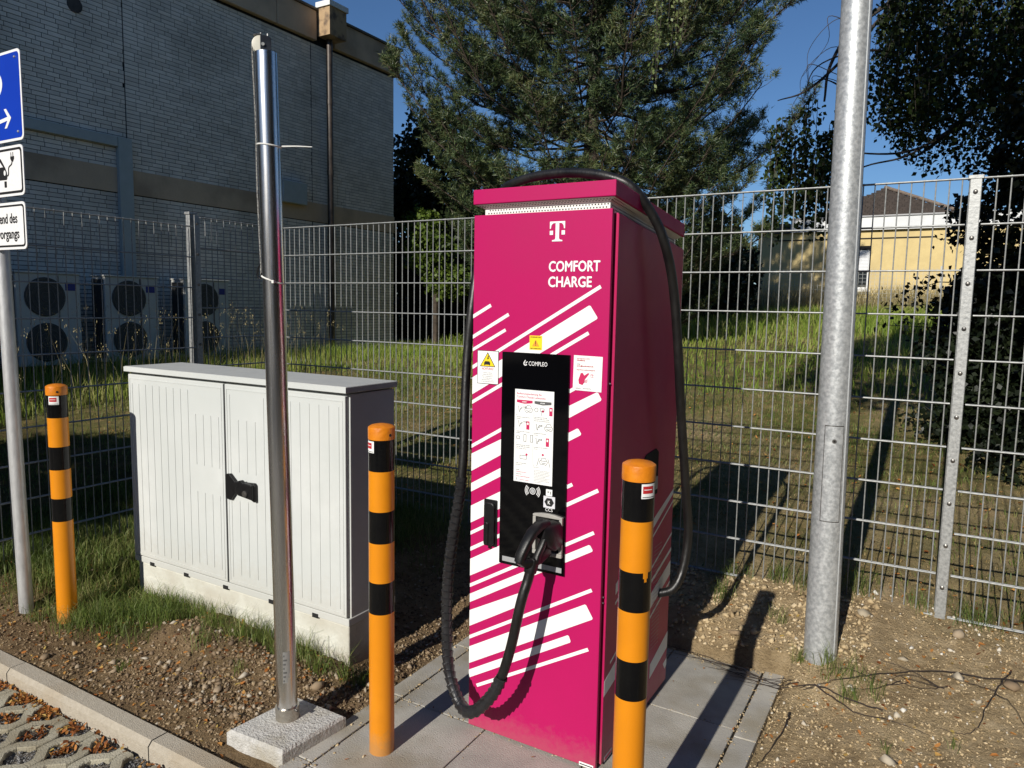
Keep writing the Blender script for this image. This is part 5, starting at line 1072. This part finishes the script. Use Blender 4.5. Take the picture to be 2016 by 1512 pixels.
def conifer(name, label, base, H, env, nb, seed, z0=1.2, need=30, keep=None):
    r = np.random.default_rng(seed); t = thing(name, base, label, 'tree'); bx, by, bz = base
    MB().tube([(bx+.03*math.sin(k*1.3), by+.04*math.cos(k), bz-.3+(H+.3)*k/9) for k in range(10)], [.19*(1-.9*k/9)+.012 for k in range(10)], 14).build('trunk', 'bark', t, True)
    limbs = MB(); P0, D, Ls = [], [], []
    for i in range(nb):
        f = (i+.5)/nb; z = z0+(H-z0)*f**.95; a = i*2.399963+r.uniform(-.3, .3); R_b = env(z)*r.uniform(.72, 1.08)
        if R_b < .15: continue
        up = r.uniform(-.14, .22)+.22*f; dx, dy = math.cos(a), math.sin(a)
        pts = [Vector((bx, by, bz+z))]; k = 7
        for j in range(1, k+1):
            u = j/k; pts.append(Vector((bx+dx*R_b*u+r.normal(0, .05), by+dy*R_b*u+r.normal(0, .05), bz+z+R_b*(up*u-.28*u*(1-u)*1.6+.20*u**4)+r.normal(0, .03))))
        limbs.tube(pts, [.024*(1-.8*j/k)*min(1, R_b/2.5)+.004 for j in range(k+1)], 5, False)
        ns = int(8+R_b*11)
        for s_ in range(ns):
            u = r.uniform(.22, 1)**.8; q = u*k; j = min(int(q), k-1); p = pts[j].lerp(pts[j+1], q-j); ax_ = (pts[j+1]-pts[j]).normalized()
            sa = r.choice((-1, 1))*r.uniform(.5, 1.15); side = Vector((-dy, dx, 0)); d = (ax_*math.cos(sa)+side*math.sin(sa)+Vector((0, 0, r.uniform(-.05, .5)))).normalized()
            sl_ = (.30+.60*(1-u)*min(R_b, 2.6)/2.2)*r.uniform(.6, 1.15)
            e = p+d*sl_+Vector((0, 0, sl_*.12)); limbs.tube([p, p.lerp(e, .5)+Vector((0, 0, -.02)), e], [.006, .004, .003], 4, False)
            m_ = max(3, int(sl_*8))
            for h_ in range(m_):
                v = (h_+.7)/m_; g = p.lerp(e, v)
                for _ in range(2 if h_ < m_-1 else 8):
                    dd = (d*r.uniform(.2, 1)+Vector((r.normal(0, .6), r.normal(0, .6), r.uniform(.1, 1.1)))).normalized()
                    P0.append(g+Vector((r.normal(0, .02), r.normal(0, .02), r.normal(0, .02)))); D.append(dd); Ls.append(r.uniform(.07, .16))
        P0.append(pts[-1]); D.append((pts[-1]-pts[-2]).normalized()); Ls.append(.25)
    P0 = np.array([tuple(p) for p in P0]); D = np.array([tuple(p) for p in D]); Ls = np.array(Ls)
    limbs.build('branches', 'bark', t, kind='stuff')
    V = needle_shoots(P0, D, Ls, need, .092, .0125)
    raw('crown', V, np.arange(len(V)).reshape(-1, 3), 'pine', t, kind='stuff'); print(name, len(P0), 'shoots')
    return t
def env_pine(z):
    return float(np.interp(z, [0, 1.2, 2.2, 3.5, 5, 6.5, 7.5, 9, 10.6], [2.0, 2.9, 3.5, 3.75, 3.8, 3.5, 3.2, 2.0, .3]))
conifer('pine_tree', 'large dark pine with dense needles rising behind the pink charger', (-5.88, 13.0, .75), 10.8, env_pine, 230, 5, .5, 8)
# broad leaves
def leaf_cloud(name, P_, s, m_, parent, hang=.5, **kw):
    n = len(P_); d = rand_dirs(n); d[:, 2] -= hang*1.5; d /= np.linalg.norm(d, axis=1)[:, None]
    q = np.cross(d, rand_dirs(n)); q /= np.linalg.norm(q, axis=1)[:, None]; nn_ = np.cross(d, q); s = s[:, None]
    V = np.stack([P_, P_+d*s*.45+q*s*.42+nn_*s*.06, P_+d*s*1.15, P_+d*s*.45-q*s*.42+nn_*s*.06], 1)
    return raw(name, V.reshape(-1, 3), np.arange(n*4).reshape(-1, 4), m_, parent, **kw)
def strands(tops, lens, per, s, wig=.05):
    """hanging twigs: returns twig paths and leaf points"""
    paths, P_ = [], []
    for (x, y, z), L_ in zip(tops, lens):
        k = 6; ox, oy = RNG.normal(0, wig, 2); pts = [Vector((x+ox*(j/k)**1.5*L_*2, y+oy*(j/k)**1.5*L_*2, z-L_*j/k)) for j in range(k+1)]; paths.append(pts)
        m_ = int(per*L_)
        for h_ in range(m_):
            u = RNG.uniform(0, 1)*k; j = min(int(u), k-1); p = pts[j].lerp(pts[j+1], u-j); P_.append((p.x+RNG.normal(0, s), p.y+RNG.normal(0, s), p.z))
    return paths, np.array(P_)
bt = thing('birch_tree', (.95, 8.4, .9), 'drooping birch hanging its dark leafy branches in from the upper right', 'tree')
MB().tube([(1.75, 8.6, .4), (1.65, 8.55, 2.2), (1.5, 8.5, 4.0), (1.45, 8.5, 6.5), (1.4, 8.5, 8.5)], [.15, .13, .11, .07, .02], 14).build('trunk', 'birch_bark', bt, True)
lb_ = MB()
def limb(P_, r0, r1=.006):
    C_ = catmull(P_, 6); k = len(C_); lb_.tube(C_, [r0+(r1-r0)*i/(k-1) for i in range(k)], 7, False)
limb([(1.55, 8.5, 4.2), (.75, 8.5, 4.0), (.2, 8.3, 3.55), (-.15, 8.15, 3.2), (-.35, 8.05, 3.05)], .05)
limb([(1.5, 8.5, 4.9), (.5, 8.3, 4.75), (-.3, 8.0, 4.62), (-.85, 7.9, 4.32), (-1.05, 7.75, 3.95), (-1.08, 7.7, 3.6)], .035, .01)
limb([(-.5, 7.95, 4.55), (-.95, 7.8, 4.0), (-1.25, 7.7, 3.72), (-1.48, 7.55, 3.62)], .02, .005)
limb([(-.4, 7.9, 4.0), (-.8, 7.8, 4.05), (-1.15, 7.6, 3.9), (-1.25, 7.55, 3.6)], .012, .003)
limb([(.2, 8.3, 3.55), (-.1, 8.1, 3.25), (-.4, 8, 3.12), (-.8, 7.8, 3.12), (-1.1, 7.6, 3.2)], .018, .004)
limb([(.0, 8.2, 3.35), (-.35, 7.95, 3.08), (-.7, 7.8, 2.98), (-1.0, 7.6, 2.78), (-1.15, 7.55, 2.65)], .012, .003)
for z in (3.6, 4.2, 5.2, 5.8): limb([(1.5, 8.5, z+.3), (.8+RNG.uniform(-.2, .2), 7.9, z+.5), (.2, 7.5, z+.3), (-.3, 7.3, z)], .03, .005)
for i in range(8):
    x0_, z0_ = RNG.uniform(-1.1, -.85), RNG.uniform(3.7, 4.3); limb([(x0_+.1, 7.8, z0_), (x0_-.15, 7.7, z0_+.1), (x0_-.3+RNG.uniform(-.1, .2), 7.65, z0_-.15), (x0_-.25+RNG.uniform(-.15, .25), 7.6, z0_-.45)], .004, .0018)
# main curtain of hanging twigs
tops, lens = [], []
for i in range(740):
    x = RNG.uniform(-.70, 2.2); y = RNG.uniform(7.2, 9.2); zb_ = np.interp(x, [-.75, -.5, -.1, .4, .9, 2], [3.5, 3.1, 2.95, 2.95, 3.25, 2.9])+RNG.gamma(1.5, .22); L_ = RNG.uniform(.35, .95); zt_ = min(zb_+L_+RNG.uniform(0, 1.3)*(RNG.uniform() < .75), 5.6)
    if vnoise(np.array([x*1.0]), np.array([zt_]), 1.6, 61)[0] < -.36: continue
    if x < -.55 and zt_ > 4.9: continue
    tops.append((x, y, zt_)); lens.append(L_)
for i in range(60):   # the clump left of the lamp post
    x = RNG.uniform(-1.5, -.9); zt_ = RNG.uniform(3.0, 3.65)-.25*abs(x+1.25); tops.append((x, RNG.uniform(7.4, 7.8), zt_)); lens.append(RNG.uniform(.25, .8))
for i in range(12): tops.append((RNG.uniform(-1.25, -1.0), 7.6, 2.85)); lens.append(RNG.uniform(.25, .5))
paths, LP_ = strands(tops, lens, 74, .04)
for p in paths: lb_.tube(p, [.0035, .003, .003, .0025, .002, .002, .0015], 3, False)
lb_.build('branches', 'birch_bark', bt, kind='stuff')
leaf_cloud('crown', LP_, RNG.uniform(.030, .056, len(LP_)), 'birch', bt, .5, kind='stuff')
paths, LP_ = strands([(.62, 8.0, 3.6), (.66, 8.0, 3.35), (.50, 7.9, 3.1), (.9, 8.1, 4.0), (.2, 7.9, 3.9), (.75, 8, 3.75)], [.5, .35, .2, .5, .3, .3], 40, .03); leaf_cloud('sunlit_tint_leaves', LP_, RNG.uniform(.03, .055, len(LP_)), 'birch_lit_tint', bt, .6, kind='stuff')
# strands coloured pale as if sunlit, hanging in from above, in front of the pine
ps = thing('birch_strands', (-2.07, 6.05, 4.6), 'birch strands coloured pale as if sunlit, hanging from above in front of the pine', 'branch')
tops = [(-2.18, 6.0, 5.0), (-2.14, 6.02, 4.9), (-2.12, 6.0, 4.6), (-2.02, 6.1, 5.0), (-2.0, 6.12, 4.8), (-1.97, 6.1, 4.3), (-2.08, 6.05, 4.5), (-2.17, 5.98, 4.2)]; lens = [1.35, 1.4, 1.22, 1.25, 1.1, .55, .6, .72]
paths, LP_ = strands(tops, lens, 48, .013, .02); mb = MB()
for p in paths: mb.tube(p, .002, 4, False)
mb.build('twigs', 'birch_bark', ps, kind='stuff'); leaf_cloud('leaves', LP_, RNG.uniform(.018, .032, len(LP_)), 'birch_lit_tint', ps, .8, kind='stuff')
# dark bush at the right
def blob_pts(n, blobs, shell=.45):
    P_ = []; tot = sum(b_[3]*b_[4]*b_[5] for b_ in blobs)
    for cx, cy, cz, rx, ry, rz in blobs:
        m_ = int(n*rx*ry*rz/tot); d = rand_dirs(m_); r_ = RNG.uniform(shell, 1, m_)**.6*(1+.22*np.sin(d[:, 0]*7+cx*9)*np.cos(d[:, 2]*8+cz*5)); P_.append(np.array([cx, cy, cz])+d*r_[:, None]*np.array([rx, ry, rz]))
    return np.concatenate(P_)
bu = thing('dark_bush', (.75, 6.9, .6), 'dense black green bush behind the fence at the right edge', 'bush')
MB().tube([(.9, 7.0, .3), (.8, 7.0, 1.3), (.6, 6.9, 2.4)], [.06, .04, .01], 8).build('stem', 'birch_bark', bu, True)
P_ = blob_pts(70000, [(.62, 6.95, .25, .6, .5, .6), (.55, 6.95, 2.9, .35, .4, .5), (1.05, 7.0, 1.3, 1.1, .7, 1.1), (.8, 7.0, 2.3, .75, .6, .75), (1.3, 7.1, 3.1, .8, .6, .7), (.45, 6.9, 1.55, .5, .5, .5), (.55, 6.95, .75, .65, .5, .5), (.75, 6.2, .45, .5, .4, .5), (1.6, 7, .8, 1, .7, .9)])
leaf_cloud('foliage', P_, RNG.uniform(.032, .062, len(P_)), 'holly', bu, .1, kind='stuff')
mb = MB(); sp_ = []
for (a, b_) in (((.3, 6.9, 1.6), (-.38, 6.8, 1.66)), ((.2, 6.9, 1.85), (-.22, 6.8, 1.78)), ((.3, 6.9, 1.4), (-.42, 6.75, 1.5)), ((.3, 6.9, 2.1), (-.05, 6.85, 2.2)), ((.2, 6.9, 1.3), (-.15, 6.8, 1.36)), ((.35, 6.9, 2.35), (.0, 6.9, 2.42)), ((.4, 7, 2.6), (.10, 6.9, 2.75))):
    a, b_ = Vector(a), Vector(b_); mb.tube([a, a.lerp(b_, .5)+Vector((0, 0, .04)), b_], [.006, .004, .002], 5, False)
    for k in range(60): u = RNG.uniform(0, 1)**.8; p = a.lerp(b_, u)+Vector((0, 0, .04*math.sin(u*3.14))); sp_.append((p.x+RNG.normal(0, .03), p.y+RNG.normal(0, .03), p.z+RNG.normal(0, .045)))
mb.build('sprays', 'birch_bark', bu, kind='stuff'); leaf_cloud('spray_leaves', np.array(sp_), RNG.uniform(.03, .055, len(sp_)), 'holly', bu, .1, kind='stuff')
def bush(name, lab, cat, base, blobs, n, s, m_, trunk=None):
    t = thing(name, base, lab, cat)
    for a in (trunk or [[(base[0], base[1], base[2]-.3), (base[0], base[1], blobs[0][2])]]): MB().tube(a, .06 if trunk is None else [.16, .13, .09, .04][:len(a)], 8).build('trunk', 'bark', t, True)
    P_ = blob_pts(n, blobs); leaf_cloud('crown', P_, RNG.uniform(s*.7, s*1.3, len(P_)), m_, t, .3, kind='stuff'); return t
bush('leafy_shrub', 'sunlit yellow green shrub left of the pine, behind the building corner', 'shrub', (-10.5, 14.3, .5), [(-10.7, 14.3, 2.9, .7, .5, .55), (-10.3, 14.5, 2.2, .6, .5, .5), (-10.9, 14.3, 3.5, .5, .4, .45)], 4200, .09, 'shrub')
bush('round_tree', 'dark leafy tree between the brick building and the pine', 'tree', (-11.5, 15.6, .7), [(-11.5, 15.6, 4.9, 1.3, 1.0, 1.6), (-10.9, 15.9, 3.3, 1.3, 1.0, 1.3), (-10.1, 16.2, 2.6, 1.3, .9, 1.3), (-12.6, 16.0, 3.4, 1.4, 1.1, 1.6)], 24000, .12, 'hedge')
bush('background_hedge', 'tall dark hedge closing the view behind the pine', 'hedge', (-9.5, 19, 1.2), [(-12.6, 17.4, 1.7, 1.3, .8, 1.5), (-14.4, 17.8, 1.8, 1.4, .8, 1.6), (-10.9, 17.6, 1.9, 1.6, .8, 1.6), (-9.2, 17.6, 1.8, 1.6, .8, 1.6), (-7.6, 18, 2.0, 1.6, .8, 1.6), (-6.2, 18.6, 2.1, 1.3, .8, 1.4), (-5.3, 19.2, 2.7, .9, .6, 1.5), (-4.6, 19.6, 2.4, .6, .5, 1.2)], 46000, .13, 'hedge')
bush('far_trees', 'row of dark trees on the far horizon', 'trees', (-20, 52, 1), [(-34+i*7, 52+3*math.sin(i*2.1), 3+math.sin(i), 4.8, 3, 3.4+.8*math.sin(i*1.7)) for i in range(13)], 22000, .6, 'hedge')
bpy.data.objects['far_trees']['kind'] = 'stuff' if False else 'structure'
# trees beyond the frame whose shade falls into the scene
bush('shade_tree', 'tall leafy tree behind the camera shading the birch and bush', 'tree', (2.6, -1.2, -.05), [(-.65, .1, 5.9, 1.05, 1.3, .85), (-.6, 0, 7.5, .95, 1.2, .9), (1.55, -.2, 6.9, 1.75, 1.6, 2.3), (2.8, -.6, 6.2, 1.6, 1.6, 2.4), (2.2, 1.6, 7.4, 1.7, 1.3, 1.5)], 36000, .10, 'hedge', [[(2.9, -1.4, -.2), (2.8, -1.2, 2.5), (2.5, -.8, 5), (2.3, -.5, 7)]])
bush('shade_tree', 'leafy tree left of the car park shading the foot of the brick wall', 'tree', (-10.4, .2, .1), [(-10.4, .3, 3.9, 1.7, 1.4, 1.9), (-9.7, .1, 2.6, 1.4, 1.3, 1.4), (-11.4, .6, 2.6, 1.2, 1.3, 2.2)], 17000, .12, 'hedge')
bush('shade_tree', 'small leafy tree beside the parking bay shading the turf', 'tree', (-6.2, -1.6, -.05), [(-6.2, -1.6, 2.5, 1.5, 1.0, .75), (-5.4, -1.6, 2.2, .8, .8, .5)], 12000, .09, 'hedge')
# tall trees added outside the view to dim sky light and reflections
for i, (x, y, h_, w_) in enumerate([(8.8, 2, 8.5, 2.8), (9, -3, 8, 2.8), (8.5, -8.5, 7, 2.8), (4, -14.5, 6, 3), (-2, -15.5, 6, 3), (-8, -15.5, 6, 3), (-14, -14, 6, 3), (-18, -9, 7, 3)]):
    bush('shade_tree', 'leafy tree added outside the view to dim sky light and reflections', 'tree', (x, y, -.05 if y < 1 else .8), [(x, y, h_*.6, w_, w_, h_*.4), (x+.8, y+1.5, h_*.3, w_*.9, w_*.8, h_*.32), (x-.5, y-1.4, h_*.3, w_*.9, w_*.8, h_*.32)], 3600, .5, 'hedge')
for o in bpy.data.objects:
    if o.name.startswith('shade_tree') and o.parent is None and 'outside the view' in o['label']: o['group'] = 'trees added round the site to dim the light'
print('objects', len(bpy.data.objects), 'tris', sum(len(m_.loops)-2*len(m_.polygons) for m_ in bpy.data.meshes))
